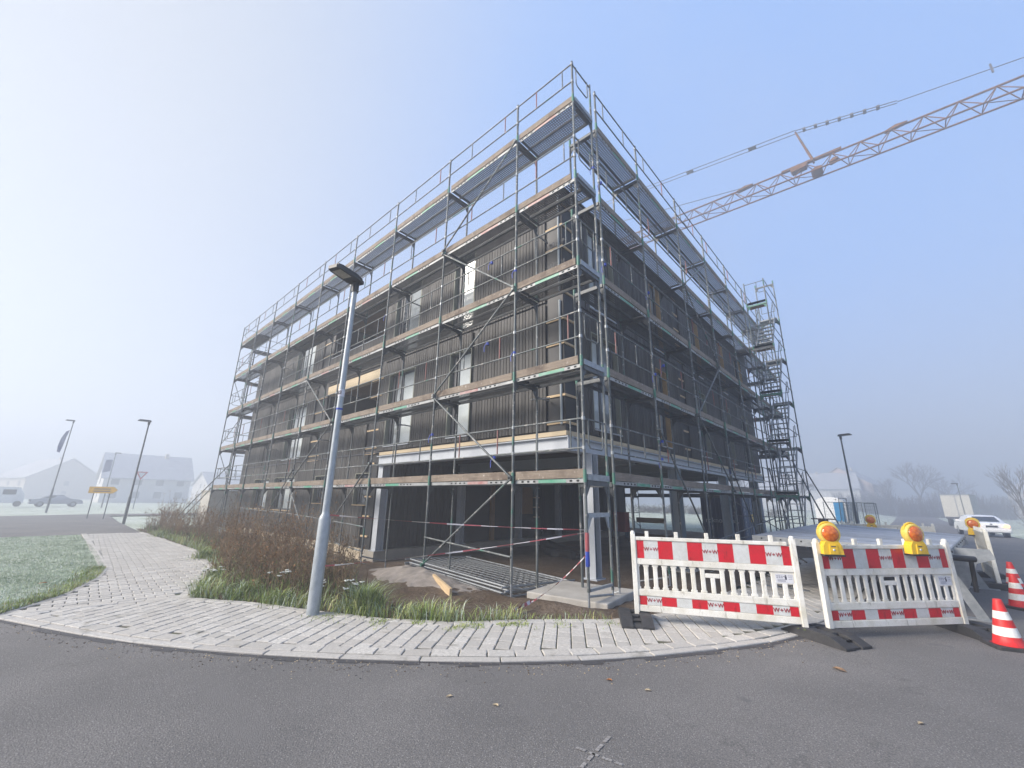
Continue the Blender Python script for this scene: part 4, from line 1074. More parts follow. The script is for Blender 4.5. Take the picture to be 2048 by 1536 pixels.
for k in range(4):
    v = .1 + k * .26; b = MB(); b.beam(bl(.03, v) - Vector((0, 0, .09)), bl(.97, v) - Vector((0, 0, .09)), .06, .1); b.build('cross_bearer', 'tube_dark', pl)
for (x, y, t_) in ((4.36, 3.45, 0), (4.70, 7.0, 0), (1.75, 4.0, 1), (2.1, 8.6, 1)):
    b = MB(); xi = x + (-.34 if not t_ else .2); z0 = h(x, y) - .03
    b.beam((xi, y, .86), (x + (.0 if not t_ else -.1), y, z0 + .02), .12, .07, up=(0, 1, 0)); 
    b.build('leg', 'galv', pl)
    b = MB(); b.box((x - (.18 if not t_ else -.1), y, z0 + .018), (.75, .16, .035)); b.build('foot_plate', 'galv', pl)
for y in (3.75, 7.2):
    b = MB(); b.prism([(4.1, .93), (4.62, .93), (4.66, .80), (4.45, .72), (4.3, .35), (4.22, .35), (4.2, .74), (4.1, .82)], y, y + .03, 'y'); b.build('bracket', 'galv', pl)
b = MB(); b.tube((4.05, 3.18, .83), (4.42, 3.5, .80), .042, 12); b.tube((4.38, 3.46, .80), (4.36, 3.55, .35), .028, 8); b.build('gas_strut', 'black_plastic', pl)
b = MB(); b.path([(1.95, 3.35, .86), (2.2, 2.9, .78), (2.5, 2.4, .66)], .014, 6); b.path([(1.9, 3.4, .84), (2.15, 2.95, .76), (2.4, 2.5, .62)], .014, 6); b.build('hose', 'black_plastic', pl)

# ------------------------------------------------------------------ things lying on the site
fs = []
GFP = 'mesh fence panels lying flat in a stack'
def make_panel():
    o = thing('fence_panel', 'uppermost galvanised mesh fence panel of the flat stack on the soil', 'fence panel', (0, 0, 0), GFP)
    L, W = 3.95, 1.75
    b = MB()
    for y in (0, W): b.tube((0, y, 0), (L, y, 0), .021, 8)
    for x in (0.02, L - .02): b.tube((x, -.14, 0), (x, W + .18, 0), .021, 8)
    b.build('tube_frame', 'galv', o)
    m = MB()
    for i in range(1, 20): m.tube((i * L / 20, 0, .006), (i * L / 20, W, .006), .004, 4)
    for i in range(1, 9): m.tube((0, i * W / 9, -.003), (L, i * W / 9, -.003), .0075, 5)
    m.build('wire_mesh', 'galv', o); return o
fpn = make_panel(); base_z = -.18
PF = [(-5.62, .72), ]
for i in range(4):
    z = base_z + .03 + i * .052; a = R(-7 + (.6, -1.2, 1.0, 0)[i]); lx, ly = -5.98 + (.06, .0, .1, .03)[i], .84 + (0, .05, -.04, .02)[i]
    if i == 3: fpn.location = (lx, ly, z + .02); fpn.rotation_euler = (R(-2.), R(1.2), a)
    else:
        c = copy_tree(fpn, (lx, ly, z), a, ('bottom galvanised mesh fence panel of the flat stack', 'second mesh fence panel from the bottom of the flat stack', 'third mesh fence panel, just beneath the top of the flat stack')[i]); c.rotation_euler = (R(-1.5), R(1.0), a)
b = MB(); b.beam((-3.02, -.62, .10), (-2.05, -1.0, .03), .045, .14); tag(b.build('timber_offcut', 'timber'), 'fresh orange timber offcut lying at the grass edge', 'timber offcut')
for i, (x, y, w_, l_, a) in enumerate(((-8.0, .35, .12, .9, 20), (-7.6, .1, .1, .7, -35), (-8.6, .0, .16, .5, 60))):
    b = MB(); z = soilz(x, y) + .04; d = Vector((math.cos(R(a)), math.sin(R(a)), 0)) * l_ / 2; b.beam(Vector((x, y, z)) - d, Vector((x, y, z + .03)) + d, w_, .045)
    tag(b.build('timber_scrap', 'timber_pale'), ('long pale timber scrap by the left end of the plinth', 'short pale timber scrap leaning by the plinth corner', 'stubby timber scrap under the left plinth')[i], 'timber scrap')
hp = thing('membrane_heap', 'black rolled membrane heap dumped on the soil under the storeys', 'membrane roll', (-5.4, 7.0, -.3))
b = MB(); pts = [(-6.9, 7.7, -.05), (-6.2, 7.4, -.10), (-5.5, 7.15, -.14), (-4.6, 6.9, -.12)]
for i in range(3): b.tube(pts[i], pts[i + 1], .17 - .02 * i, 12, r2=.17 - .02 * (i + 1))
b.build('roll', 'black_plastic', hp)
b = MB(); b.tube((-5.9, 6.6, -.22), (-4.5, 6.2, -.18), .13, 12); b.build('roll', 'black_plastic', hp)
b = MB(); b.box((-5.0, 6.75, -.25), (1.1, .9, .16), 0, Matrix.Rotation(R(15), 3, 'Z')); b.build('folded_sheet', 'black_plastic', hp, bevel=.05)
rb = thing('electrical_cabinet', 'red electrical cabinet on short legs at the end of the dark core wall', 'cabinet', (-7.6, 15.4, -.4))
b = MB(); b.b2((-7.95, 15.15, .0), (-7.25, 15.65, 1.0)); b.build('body', 'red_paint', rb, bevel=.015); b = MB(); b.b2((-7.245, 15.2, .06), (-7.235, 15.6, .94)); b.build('door', 'red_paint', rb)
for x in (-7.9, -7.3):
    b = MB(); b.b2((x - .03, 15.2, -.45), (x + .03, 15.6, .0)); b.build('leg', 'tube_dark', rb)
b = MB(); b.b2((-7.232, 15.5, .45), (-7.225, 15.55, .6)); b.build('handle', 'black_plastic', rb)
for i, (x, y, z, sx, sy, sz, a, m, lab) in enumerate((
    (-6.6, 17.2, -.28, 2.6, .5, .28, 4, 'timber_brown', 'low stack of brown boards behind the red cabinet'),
    (-6.9, 17.5, .55, 1.7, .05, .28, 2, 'timber', 'bright timber board held edge-on above the brown board stack'),
    (-4.3, 14.0, -.33, 1.5, .4, .07, -20, 'timber_brown', 'reddish board lying flat on the rear site soil'),
    (-4.6, 15.0, -.22, .9, .22, .05, 25, 'concrete_pale', 'pale slab offcut tilted on the rear site soil'),
    (-1.9, 12.6, -.25, .09, .09, .9, 0, 'timber_brown', 'short upright timber post between the right-hand columns'),
    (1.2, 16.3, .2, .35, .3, 1.5, 8, 'timber_brown', 'stout brown timber post beside the foot of the stair tower'),
    (.6, 16.6, .0, .8, .6, 1.2, 6, 'concrete_pale', 'pale grey utility box beside the foot of the stair tower'))):
    b = MB(); b.box((x, y, z), (sx, sy, sz), 0, Matrix.Rotation(R(a), 3, 'Z'))
    if sz > 1.3: b.box((x, y, z + sz / 2 + .02), (sx * 2.2, sy * 1.6, .04), 0, Matrix.Rotation(R(a + 5), 3, 'Z'))
    tag(b.build('timber_stack' if 'stack' in lab else 'utility_box' if 'box' in lab else 'timber_post' if 'post' in lab else 'loose_board', m, bevel=.01), lab, 'utility box' if 'box' in lab else 'timber')
for i in range(14):
    x, y = U(-7, -1.6), U(11, 18); z = h(x, y); b = MB(); b.box((x, y, z), (U(.15, .7), U(.08, .3), U(.03, .09)), 0, Matrix.Rotation(U(0, 3), 3, 'Z')); tag(b.build('rubble_piece', ['concrete', 'timber_brown', 'concrete_pale'][i % 3]), 'small loose rubble piece on the soil under the rear storeys', 'rubble', 'loose rubble pieces under the rear storeys')

# container
ct = thing('shipping_container', 'dark navy site container with pale lettering, seen under the raised storeys', 'container', (-4.7, 18.9, -.4))
cx0, cx1, cy0, cy1, cz0, cz1 = -4.85, -2.72, 19.75, 24.6, -.5, 2.0
b = MB(); b.b2((cx0, cy0, cz0), (cx1, cy1, cz1)); b.build('body', 'navy', ct, bevel=.03)
b = MB()
for i in range(11):
    x = cx0 + .12 + i * .19; b.b2((x, cy0 - .03, cz0 + .12), (x + .1, cy0 - .001, cz1 - .12))
b.build('corrugation', 'navy', ct)
b = MB(); b.b2((cx1 + .001, cy0 + .1, cz0 + .08), (cx1 + .03, cy1 - .1, cz1 - .1)); b.build('door', 'navy_end', ct)
for y in (cy0 + 1.1, cy0 + 1.5, cy0 + 2.9, cy0 + 3.3):
    b = MB(); b.tube((cx1 + .05, y, cz0 + .1), (cx1 + .05, y, cz1 - .1), .025, 6); b.build('locking_bar', 'galv', ct)
b = MB(); b.b2((cx1 + .05, cy0 + 1.4, .55), (cx1 + .12, cy0 + 1.95, .95)); b.build('padlock', 'yellow', ct)
text('lettering', 'roknobbles.', .36, 'letter', ct, ((cx0 + cx1) / 2 + 4.7, cy0 - .04 - 18.9, .62 + .4), (R(90), 0, 0), .002)
text('lettering', 'B\nO\nX\nP\nL\nA\nC\nE\nR', .21, 'letter', ct, (cx1 + .035 + 4.7, cy0 + .45 - 18.9, .78 + .4), (R(90), 0, R(90)), .004)
for y, z in ((cy0 + 3.9, 1.6), (cy0 + 3.9, .2)):
    b = MB(); b.b2((cx1 + .031, y - .12, z - .14), (cx1 + .034, y + .12, z + .14)); b.build('plate', 'sticker', ct)

# caution tape
def tape(name, label, P, Q, sag, wdt=.02, tw=1.4, n=30):
    b = MB(); P = Vector(P); Q = Vector(Q); L = (Q - P).length; pr = None
    for i in range(n + 1):
        t = i / n; p = P.lerp(Q, t) - Vector((0, 0, sag * 4 * t * (1 - t))); a = math.sin(t * 7) * tw; d = (Q - P).normalized(); s_ = Vector((d.y, -d.x, 0))
        o = (Vector((0, 0, 1)) * math.cos(a) + s_ * math.sin(a)) * wdt / 2; c = (p - o, p + o)
        if pr: b.face([pr[0], c[0], c[1], pr[1]], (i // 2) % 2)
        pr = c
    return tag(b.build(name, ['tape_red', 'tape_white']), label, 'caution tape', 'red and white caution tape')
tape('caution_tape', 'upper span of red and white tape from the near lamp to the corner post', (-2.40, -3.05, 1.29), (0, 0, 1.10), .03)
tape('caution_tape', 'lower span of red and white tape rising from the near lamp to the post', (-2.36, -3.05, .61), (-.02, -.02, 1.06), .04)
tape('caution_tape', 'loose tape end hanging from the corner post down to the soil', (-.02, -.03, .72), (-.62, -.62, .06), .05, .022, 1.2)
tape('caution_tape', 'crumpled tape end trailing over the soil beside the footing slab', (-.62, -.62, .07), (-.55, -1.1, .035), .0, .05, .6, 12)
b = MB(); b.lathe([(.03, .78), (.034, .8), (.034, 1.04), (.03, 1.06)], (0, 0, 0), 12); b.build('tape_wrap', 'tape_red', sl_); b = MB(); b.lathe([(.031, .56), (.035, .58), (.033, .77), (.031, .78)], (0, 0, 0), 12); b.build('tape_wrap', 'blue_tie', sl_)
tape('caution_tape', 'tape loop knotted round the near lamp pole', (-2.38, -3.06, 1.29), (-2.36, -3.04, 1.12), .0, .03, .2, 4)

# ------------------------------------------------------------------ crane
cr = thing('tower_crane', 'orange lattice tower crane jib reaching over the site from behind the building', 'crane', (-42, 30, -.3))
JH = 27.1
def jx(x): return 29.85 + (x + 10) * .045
b = MB(); X0, X1, st = -42., 26., 1.75
def ch(x): return (Vector((x, jx(x) - .55, JH)), Vector((x, jx(x) + .55, JH)), Vector((x, jx(x), JH + 1.25)))
for q, r_ in ((0, .068), (1, .068), (2, .08)):
    b.tube(ch(X0)[q], ch(X1)[q], r_, 6)
n_ = int((X1 - X0) / st)
for i in range(n_):
    a, c = ch(X0 + i * st), ch(X0 + (i + 1) * st); m = ch(X0 + (i + .5) * st)
    for q in (0, 1): b.tube(a[q], m[2], .036, 5); b.tube(m[2], c[q], .036, 5)
    b.tube(a[0], c[1] if i % 2 else a[1], .03, 5); b.tube(a[0], a[1], .03, 5)
b.build('jib', 'crane', cr)
kp = Vector((3.2, jx(3.2), JH + 1.2)); kt = kp + Vector((-.75, 0, 3.5))
b = MB(); b.tube(kp + Vector((0, -.25, 0)), kt, .07, 6); b.tube(kp + Vector((0, .25, 0)), kt, .07, 6)
for k in range(1, 5): b.tube(kp.lerp(kt, k / 5) + Vector((0, -.2 * (1 - k / 5), 0)), kp.lerp(kt, k / 5) + Vector((0, .2 * (1 - k / 5), 0)), .03, 5)
b.build('king_post', 'crane', cr)
b = MB(); 
b.beam((1.0, jx(1), JH + 1.3), (5.0, jx(5), JH + 1.38), .3, .16); b.build('hinge_arm', 'crane', cr)
for xa, xb, z0_, z1_, wy in ((3.0, 3.55, JH - .02, JH + .32, .5), (4.2, 4.6, JH + .4, JH + .7, .25), (1.7, 2.7, JH + .8, JH + 1.3, .3), (-2.3, -1.2, JH + 1.15, JH + 1.4, .2), (7.6, 8.7, JH + 1.15, JH + 1.42, .15)):
    b = MB(); q = [(xa, z0_), (xb, z0_ + .08), (xb + .1, z1_ - .1), ((xa + xb) / 2, z1_), (xa - .1, z1_ - .2)]; b.prism([(u, v) for u, v in q], jx(xa) - wy, jx(xa) + wy, 'y'); b.build('hinge_block', 'crane', cr, bevel=.04)
b = MB()
b = MB()
for s_ in (-.22, .22):
    o = Vector((0, s_, 0)); b.tube(kt + o, (-40, jx(-40) + s_, JH + 9), .035, 5); b.tube(kt + o * .8, (8.6, jx(8.6) + s_ * .6, JH + 3.35), .035, 5)
b.tube((8.6, jx(8.6), JH + 3.35), (26, jx(26), JH + 1.1), .032, 5); b.tube((-1.6, jx(-1.6), JH + 1.35), (-26, jx(-26), JH + 5.5), .035, 5)
for k in range(7):
    p = kt.lerp(Vector((8.6, jx(8.6), JH + 3.35)), (k + .8) / 8.2); b.box(p, (.2, .42, .12))
for k in (3, 8): 
    p = kt.lerp(Vector((-40, jx(-40), JH + 9)), k / 40); b.box(p, (.6, .42, .07))
b.build('pendant_cable', 'cable', cr)
b = MB(); b.box((13.2, jx(13.2), JH + 2.8), (.10, .07, .75)); b.build('wind_tag', 'dark_trim', cr)
b = MB()
for sx in (-.6, .6):
    for sy in (-.6, .6): b.tube((-42 + sx, jx(-42) + sy, -.3), (-42 + sx * .8, jx(-42) + sy * .8, JH + 9), .08, 6)
for k in range(20):
    z = k * 1.8
    for s_ in (-1, 1): b.tube((-42.6, jx(-42) + .6 * s_, z), (-41.4, jx(-42) + .6 * s_, z + 1.8), .04, 5); b.tube((-42 + .6 * s_, jx(-42) - .6, z), (-42 + .6 * s_, jx(-42) + .6, z + 1.8), .04, 5)
b.build('mast', 'crane', cr)

# ------------------------------------------------------------------ vehicles
def make_car(label, paint='car_white', lit=True):
    o = thing('parked_car', label, 'car', (0, 0, 0))
    # rear faces local -y; side profile lofted across the width
    prof = [(-2.22, .32), (-2.25, .55), (-2.20, .82), (-2.08, .93), (-1.45, .98), (-.95, 1.30), (-.45, 1.41), (.35, 1.40), (1.05, .99), (1.95, .86), (2.20, .70), (2.25, .35)]
    xs = [-.88, -.86, -.72, 0, .72, .86, .88]; b = MB(); nx = len(xs); npf = len(prof)
    for x in xs:
        e = abs(x) / .88
        for y, z in prof:
            zz = z - .05 * e ** 4 if z > .6 else z; sc = 1 - .20 * max(0, (z - .95) / .46) * (1 if z > .95 else 0)
            b.v.append((x * sc, y * (1 - .03 * e ** 4), zz))
    for i in range(nx - 1):
        for j in range(npf - 1):
            b.f.append((i * npf + j, i * npf + j + 1, (i + 1) * npf + j + 1, (i + 1) * npf + j)); b.mi.append(0); b.sm.append(True)
    for i in (0, nx - 1):
        f = tuple(i * npf + j for j in range(npf)); b.f.append(f if i else f[::-1]); b.mi.append(0); b.sm.append(False)
    b.build('body', paint, o)
    g = MB(); g.face([(-.62, -1.47, 1.0), (.62, -1.47, 1.0), (.53, -.99, 1.30), (-.53, -.99, 1.30)]); g.build('rear_window', 'car_glass', o)
    g = MB()
    for s_ in (-1, 1):
        q = [(s_ * .80, -1.25, 1.02), (s_ * .80, .90, 1.02), (s_ * .722, .38, 1.33), (s_ * .722, -.85, 1.30)]; g.face(q if s_ > 0 else q[::-1])
    g.build('side_window', 'car_glass', o)
    for s_ in (-1, 1):
        l_ = MB(); l_.prism([(s_ * .50, .70), (s_ * .80, .64), (s_ * .82, .80), (s_ * .62, .86)], -2.255, -2.18, 'y'); l_.build('tail_lamp', 'tail' if lit else 'dark_trim', o)
    p = MB(); p.b2((-.27, -2.262, .66), (.27, -2.245, .77)); p.build('number_plate', 'dark_trim', o)
    p = MB(); p.b2((-.80, -2.29, .36), (.80, -2.2, .52)); p.build('bumper', paint, o, bevel=.03)
    p = MB(); p.lathe([(0, -2.235), (.04, -2.235), (.04, -2.2)], (0, 0, .86), 10, axis='y'); p.build('badge', 'galv', o)
    for x in (-.78, .78):
        for y in (-1.40, 1.35):
            w_ = MB(); w_.tube((x - .1, y, .31), (x + .1, y, .31), .31, 18); wh = w_.build('wheel', 'tyre', o)
            r_ = MB(); r_.tube((x - .105, y, .31), (x + .105, y, .31), .19, 12); r_.build('rim', 'galv', wh)
    for s_ in (-1, 1):
        p = MB(); p.box((s_ * .95, .75, 1.0), (.18, .1, .12)); p.build('mirror', paint, o)
    return o
c1 = make_car('white saloon car with lit tail lamps driving away on the right road'); c1.location = (7.55, 38.7, h(7.5, 38.7) - .012); c1.rotation_euler = (0, 0, R(8))
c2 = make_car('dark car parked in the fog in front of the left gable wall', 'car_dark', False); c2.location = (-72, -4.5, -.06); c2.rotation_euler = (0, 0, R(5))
vn = thing('delivery_van', 'pale boxy van in the fog left of the dark parked car', 'van', (-72, -8.5, 0))
b = MB(); b.prism([(-9.6, .35), (-7.2, .35), (-7.2, 1.2), (-7.7, 2.1), (-9.6, 2.15)], -73.2, -71.3, 'x'); b.build('body', 'cabin_white', vn, bevel=.08)
b = MB(); b.b2((-71.29, -8.9, 1.3), (-71.27, -7.9, 1.85)); b.build('side_window', 'car_glass', vn)
for y in (-9.2, -7.6):
    b = MB(); b.tube((-71.45, y, .28), (-71.25, y, .28), .32, 14); b.build('wheel', 'tyre', vn)
tr = thing('box_trailer', 'tall pale box trailer parked on the right road beyond the white car', 'trailer', (9.2, 70, -.7))
zt = h(9, 70); b = MB(); M_ = Matrix.Rotation(R(-9), 3, 'Z'); b.box((9.3, 74, zt + 2.45), (2.5, 8, 2.7), 0, M_); bd = b.build('box_body', 'truck_grey', tr)
cxy = Vector((9.3, 74, 0)); rear = cxy + M_ @ Vector((0, -4.01, 0)); rx = M_ @ Vector((1, 0, 0))
b = MB(); b.beam(rear - rx * 1.25 + Vector((0, 0, zt + 3.74)), rear + rx * 1.25 + Vector((0, 0, zt + 3.74)), .06, .16); b.build('top_rail', 'truck_side', tr)
b = MB(); b.beam(rear + Vector((0, -.01, zt + 1.12)), rear + Vector((0, -.01, zt + 3.65)), .05, .03); b.build('door_seam', 'truck_side', tr)
sd_ = cxy + M_ @ Vector((-1.255, 0, 0)); b = MB(); b.box((sd_.x, sd_.y, zt + 2.45), (.02, 7.96, 2.66), 0, M_); b.build('side_panel', 'truck_side', tr)
b = MB(); b.beam(rear - rx * 1.2 + Vector((0, 0, zt + .95)), rear + rx * 1.2 + Vector((0, 0, zt + .95)), .1, .22); b.build('rear_bumper', 'dark_trim', tr)
for s_ in (-1, 1):
    for yy in (-2.6, -1.3):
        p = cxy + M_ @ Vector((s_ * 1.05, yy, 0)); b = MB(); b.tube(p + M_ @ Vector((-.14, 0, zt + .5)), p + M_ @ Vector((.14, 0, zt + .5)), .5, 16); b.build('wheel', 'tyre', tr)
# site cabin and upright panels
cb = thing('site_trailer', 'small white round-roofed site trailer with a blue door, right of the stair tower', 'site trailer', (-1.2, 43, -.3))
z0 = h(-1.2, 43) - .05; b = MB(); arc = [(-1.15, .35), (1.15, .35), (1.15, 1.9)] + [(1.15 * math.cos(R(a)), 1.9 + .62 * math.sin(R(a))) for a in range(15, 180, 15)] + [(-1.15, 1.9)]
b.prism([(u - 1.15, v + z0) for u, v in arc], 42.5, 47, 'y'); b.build('body', 'cabin_white', cb)
b = MB(); b.b2((-.85, 42.45, z0 + .4), (-.15, 42.495, z0 + 2.05)); b.build('door', 'cabin_blue', cb)
b = MB(); b.b2((-.7, 42.47, z0 + 2.25), (-.6, 42.495, z0 + 2.33)); b.build('vent', 'dark_trim', cb)
for x in (-2.1, -.2):
    b = MB(); b.tube((x - .1, 44.5, z0 + .33), (x + .1, 44.5, z0 + .33), .33, 14); b.build('wheel', 'tyre', cb)
GU = 'mesh fence panels standing beyond the platform'
for i, (x, y, a, lean, lab) in enumerate(((.62, 29.4, 84, -.10, 'leftmost dark upright fence panel stacked edge-on beyond the platform'), (.80, 29.4, 82, -.12, 'middle edge-on fence panel of the upright stack beyond the platform'), (.98, 29.5, 80, -.1, 'rightmost edge-on fence panel of the upright stack beyond the platform'),
        (1.35, 29.8, -12, 0., 'open-standing mesh panel just right of the upright stack'), (1.9, 30.8, 60, 0., 'angled mesh panel closing the right end of the panel row'), (-.6, 33.5, 8, 0., 'pale fence panel in front of the white site trailer'))):
    o = thing('fence_panel', lab, 'fence panel', (0, 0, 0), GU); W = 1.1 if i in (3, 4) else 2.2; H = 2.0 if i else 2.25
    b = MB()
    for u in (0, W): b.tube((u, 0, 0), (u, lean, H), .024, 6)
    for z in (.1, H - .02): b.tube((0, lean * z / H, z), (W, lean * z / H, z), .02, 6)
    b.build('tube_frame', 'mesh_dark', o); m = MB()
    for k in range(1, int(W / .1)): m.tube((k * .1, 0, .1), (k * .1, lean, H), .004, 4)
    for k in range(1, 9): m.tube((0, lean * k / 9, H * k / 9), (W, lean * k / 9, H * k / 9), .004, 4)
    m.build('wire_mesh', 'mesh_dark', o); o.location = (x, y, h(x, y) - .05); o.rotation_euler = (0, 0, R(a))

# ------------------------------------------------------------------ foggy houses, signs
def house(label, cx, cy, L, W, ze, zr, rz, wall, wins=3, zb=-.1):
    o = thing('house', label, 'house', (0, 0, 0), 'houses in the fog')
    b = MB(); hl, hw = L / 2, W / 2
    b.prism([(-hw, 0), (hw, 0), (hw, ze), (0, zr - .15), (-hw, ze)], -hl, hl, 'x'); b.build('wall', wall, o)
    r_ = MB(); ov = .5
    for s_ in (-1, 1):
        e = Vector((0, s_ * (hw + ov), ze - ov * (zr - ze) / hw)); t_ = Vector((0, 0, zr))
        q = [Vector((-hl - ov, 0, 0)) + e, Vector((hl + ov, 0, 0)) + e, Vector((hl + ov, 0, 0)) + t_, Vector((-hl - ov, 0, 0)) + t_]
        up = Vector((0, 0, .18)); r_.face([p + up for p in (q if s_ < 0 else q[::-1])]); r_.face(q[::-1] if s_ < 0 else q)
        for i in range(4):
            a, c = q[i], q[(i + 1) % 4]; r_.face([a, c, c + up, a + up])
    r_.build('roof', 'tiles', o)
    for s_ in (-1, 1):
        for k in range(wins):
            x = -hl + L * (k + .5) / wins
            for z in ([.9] if ze < 4.5 else [.9, 3.4]):
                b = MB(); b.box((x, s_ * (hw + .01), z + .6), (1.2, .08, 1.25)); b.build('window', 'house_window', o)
        for z in (.9, 3.6):
            if z + 1 < zr - 1: b = MB(); b.box((s_ * (hl + .01), 0, z + .6), (.08, 1.0, 1.25)); b.build('window', 'house_window', o)
    b = MB(); b.box((hl * .3, hw + .02, 1.05), (1.0, .1, 2.1)); b.build('door', 'house_window', o)
    b = MB(); b.b2((hl * .4 - .3, -.9, zr - 1), (hl * .4 + .3, -.4, zr + .6)); b.build('chimney', 'house_wall', o)
    o.location = (cx, cy, zb); o.rotation_euler = (0, 0, R(rz)); return o
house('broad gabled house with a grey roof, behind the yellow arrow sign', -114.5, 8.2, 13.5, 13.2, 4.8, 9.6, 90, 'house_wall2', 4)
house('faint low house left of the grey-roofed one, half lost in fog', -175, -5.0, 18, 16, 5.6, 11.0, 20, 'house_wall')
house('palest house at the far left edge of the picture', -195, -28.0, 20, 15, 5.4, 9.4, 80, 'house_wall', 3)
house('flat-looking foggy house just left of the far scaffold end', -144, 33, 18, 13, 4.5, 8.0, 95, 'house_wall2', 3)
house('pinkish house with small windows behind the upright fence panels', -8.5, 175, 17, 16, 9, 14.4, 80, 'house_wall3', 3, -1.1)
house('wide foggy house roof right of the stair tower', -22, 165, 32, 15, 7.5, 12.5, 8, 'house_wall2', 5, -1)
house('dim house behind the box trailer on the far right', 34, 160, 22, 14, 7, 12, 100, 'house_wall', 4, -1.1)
gw_ = thing('garden_wall', 'low pale concrete wall segment beyond the far left scaffold end', 'wall', (-27, 1.5, 0))
b = MB(); b.b2((-27.6, .6, -.3), (-25.6, 3.0, 1.75)); b.build('wall_block', 'concrete_pale', gw_); b = MB(); b.b2((-27.65, .55, 1.75), (-25.55, 3.05, 1.82)); b.build('coping', 'concrete', gw_)
sg = thing('direction_sign', 'yellow arrow-shaped direction sign on two thin posts by the left road', 'sign', (-34.8, -3.3, 0))
d = Vector((1.38, 1.26, 0)).normalized(); nrm = Vector((d.y, -d.x, 0)); o0 = Vector((-34.75, -3.27, 1.77))
b = MB(); ar = [(-.93, -.21), (.66, -.21), (.95, 0), (.66, .21), (-.93, .21)]
fr = [o0 + d * u + Vector((0, 0, v)) + nrm * .015 for u, v in ar]; bk = [p - nrm * .03 for p in fr]; b.face(fr); b.face(bk[::-1])
for i in range(5): b.face([fr[i], bk[i], bk[(i + 1) % 5], fr[(i + 1) % 5]])
b.build('arrow_board', 'sign_yellow', sg)
b = MB()
for v in (-.08, .06):
    q = [o0 + d * u + Vector((0, 0, v + w_)) + nrm * .018 for u, w_ in ((-.6, -.03), (.5, -.03), (.5, .03), (-.6, .03))]; b.face(q)
b.build('text_lines', 'dark_trim', sg)
for u in (-.6, .45):
    b = MB(); p = o0 + d * u - nrm * .04; b.tube((p.x, p.y, -.1), (p.x, p.y, 1.95), .03, 6); b.build('post', 'lamp_pole_dark', sg)
ys = thing('yield_sign', 'red-bordered give-way triangle on a thin pole before the gabled house', 'sign', (-61, 1.4, 0))
b = MB(); b.tube((-61, 1.4, -.1), (-61, 1.4, 4.1), .045, 6); b.build('pole', 'lamp_pole_dark', ys)
def tri(r_): return [(1.4 + r_ * math.sin(R(a)), 3.75 - r_ * math.cos(R(a)) * -1 if False else 3.75 + r_ * math.cos(R(a))) for a in (60, 180, 300)]
b = MB(); b.prism(tri(.62), -60.95, -60.92, 'x'); b.build('border', 'sign_red', ys); b = MB(); b.prism(tri(.40), -60.925, -60.91, 'x'); b.build('face', 'sign_white', ys)

# ------------------------------------------------------------------ trees in the fog
def tree(label, x, y, H, spread, seed, name='bare_tree', grp='bare trees in the fog'):
    rg = random.Random(seed); o = thing(name, label, 'tree', (x, y, h(x, y) - .1), grp); zb = h(x, y) - .1
    t_ = MB(); tw = MB()
    def grow(p, d, L, r_, lv):
        q = p + d * L; (t_ if lv < 2 else tw).tube(p, q, r_, 6 if lv < 2 else 3, r2=r_ * .65, cap=False)
        if lv >= 5: return
        n = 3 if lv else 5
        for i in range(n + (rg.random() < .5)):
            a = rg.uniform(0, 6.28); k = rg.uniform(.35, .95) * spread; s_ = Vector((math.cos(a), math.sin(a), 0))
            nd = (d * .9 + s_ * k + Vector((0, 0, rg.uniform(-.05, .25)))).normalized()
            grow(p + d * L * rg.uniform(.55, 1.), nd, L * rg.uniform(.6, .8), r_ * .55, lv + 1)
    grow(Vector((x, y, zb)), Vector((0, 0, 1)), H * .30, H * .014, 0)
    t_.build('trunk', 'bark', o); tw.build('crown', 'twig', o); return o
tree('tallest bare tree in the fog, above the hedge right of the dark lamp', 7.4, 150, 19, .8, 1)
tree('smaller bare tree left of the tallest one in the fog', 1.0, 158, 14.5, .9, 2)
tree('spreading bare tree right of the tallest one in the fog', 14, 162, 15, 1., 3)
tree('slim bare tree just right of the box trailer', 14.2, 72, 9.0, .5, 5)
tree('twiggy bare tree at the far right edge of the picture', 27.5, 90, 15.5, .8, 6)
tree('bare tree standing in the fog field behind the open ground floor', -22, 92, 11.0, .8, 8)
tree('thin bare tree in the fog field, right of the other field tree', -13, 108, 10, .8, 9)
def hedge(name, label, x0, x1, y, H, n, seed):
    rg = random.Random(seed); b = MB()
    for i in range(n):
        x = rg.uniform(x0, x1); yy = y + rg.gauss(0, 1.6); z0 = h(x, yy) - .1; hh = H * (.6 + .4 * noise.noise((x * .35, 0, seed))) * rg.uniform(.6, 1.1)
        p = Vector((x, yy, z0)); 
        for s_ in range(3):
            q = p + Vector((rg.uniform(-.5, .5), rg.uniform(-.4, .4), hh / 3)); b.tube(p, q, .03, 3, cap=False)
            for t in range(5):
                e = p.lerp(q, rg.random()) + Vector((rg.uniform(-.7, .7), rg.uniform(-.5, .5), rg.uniform(0, .6))); b.tube(p.lerp(q, rg.random()), e, .014, 3, cap=False)
            p = q
    return tag(b.build(name, 'twig'), label, 'hedge', kind='stuff')
hedge('hedge', 'mass of bare hedge below the foggy trees', -10, 22, 140, 8.0, 800, 3)
hedge('hedge', 'mass of bare scrub along the right road verge', 13, 38, 62, 4.2, 520, 4)
hedge('hedge', 'dim scrub in the field behind the open ground floor', -30, -8, 60, 1.6, 200, 5)

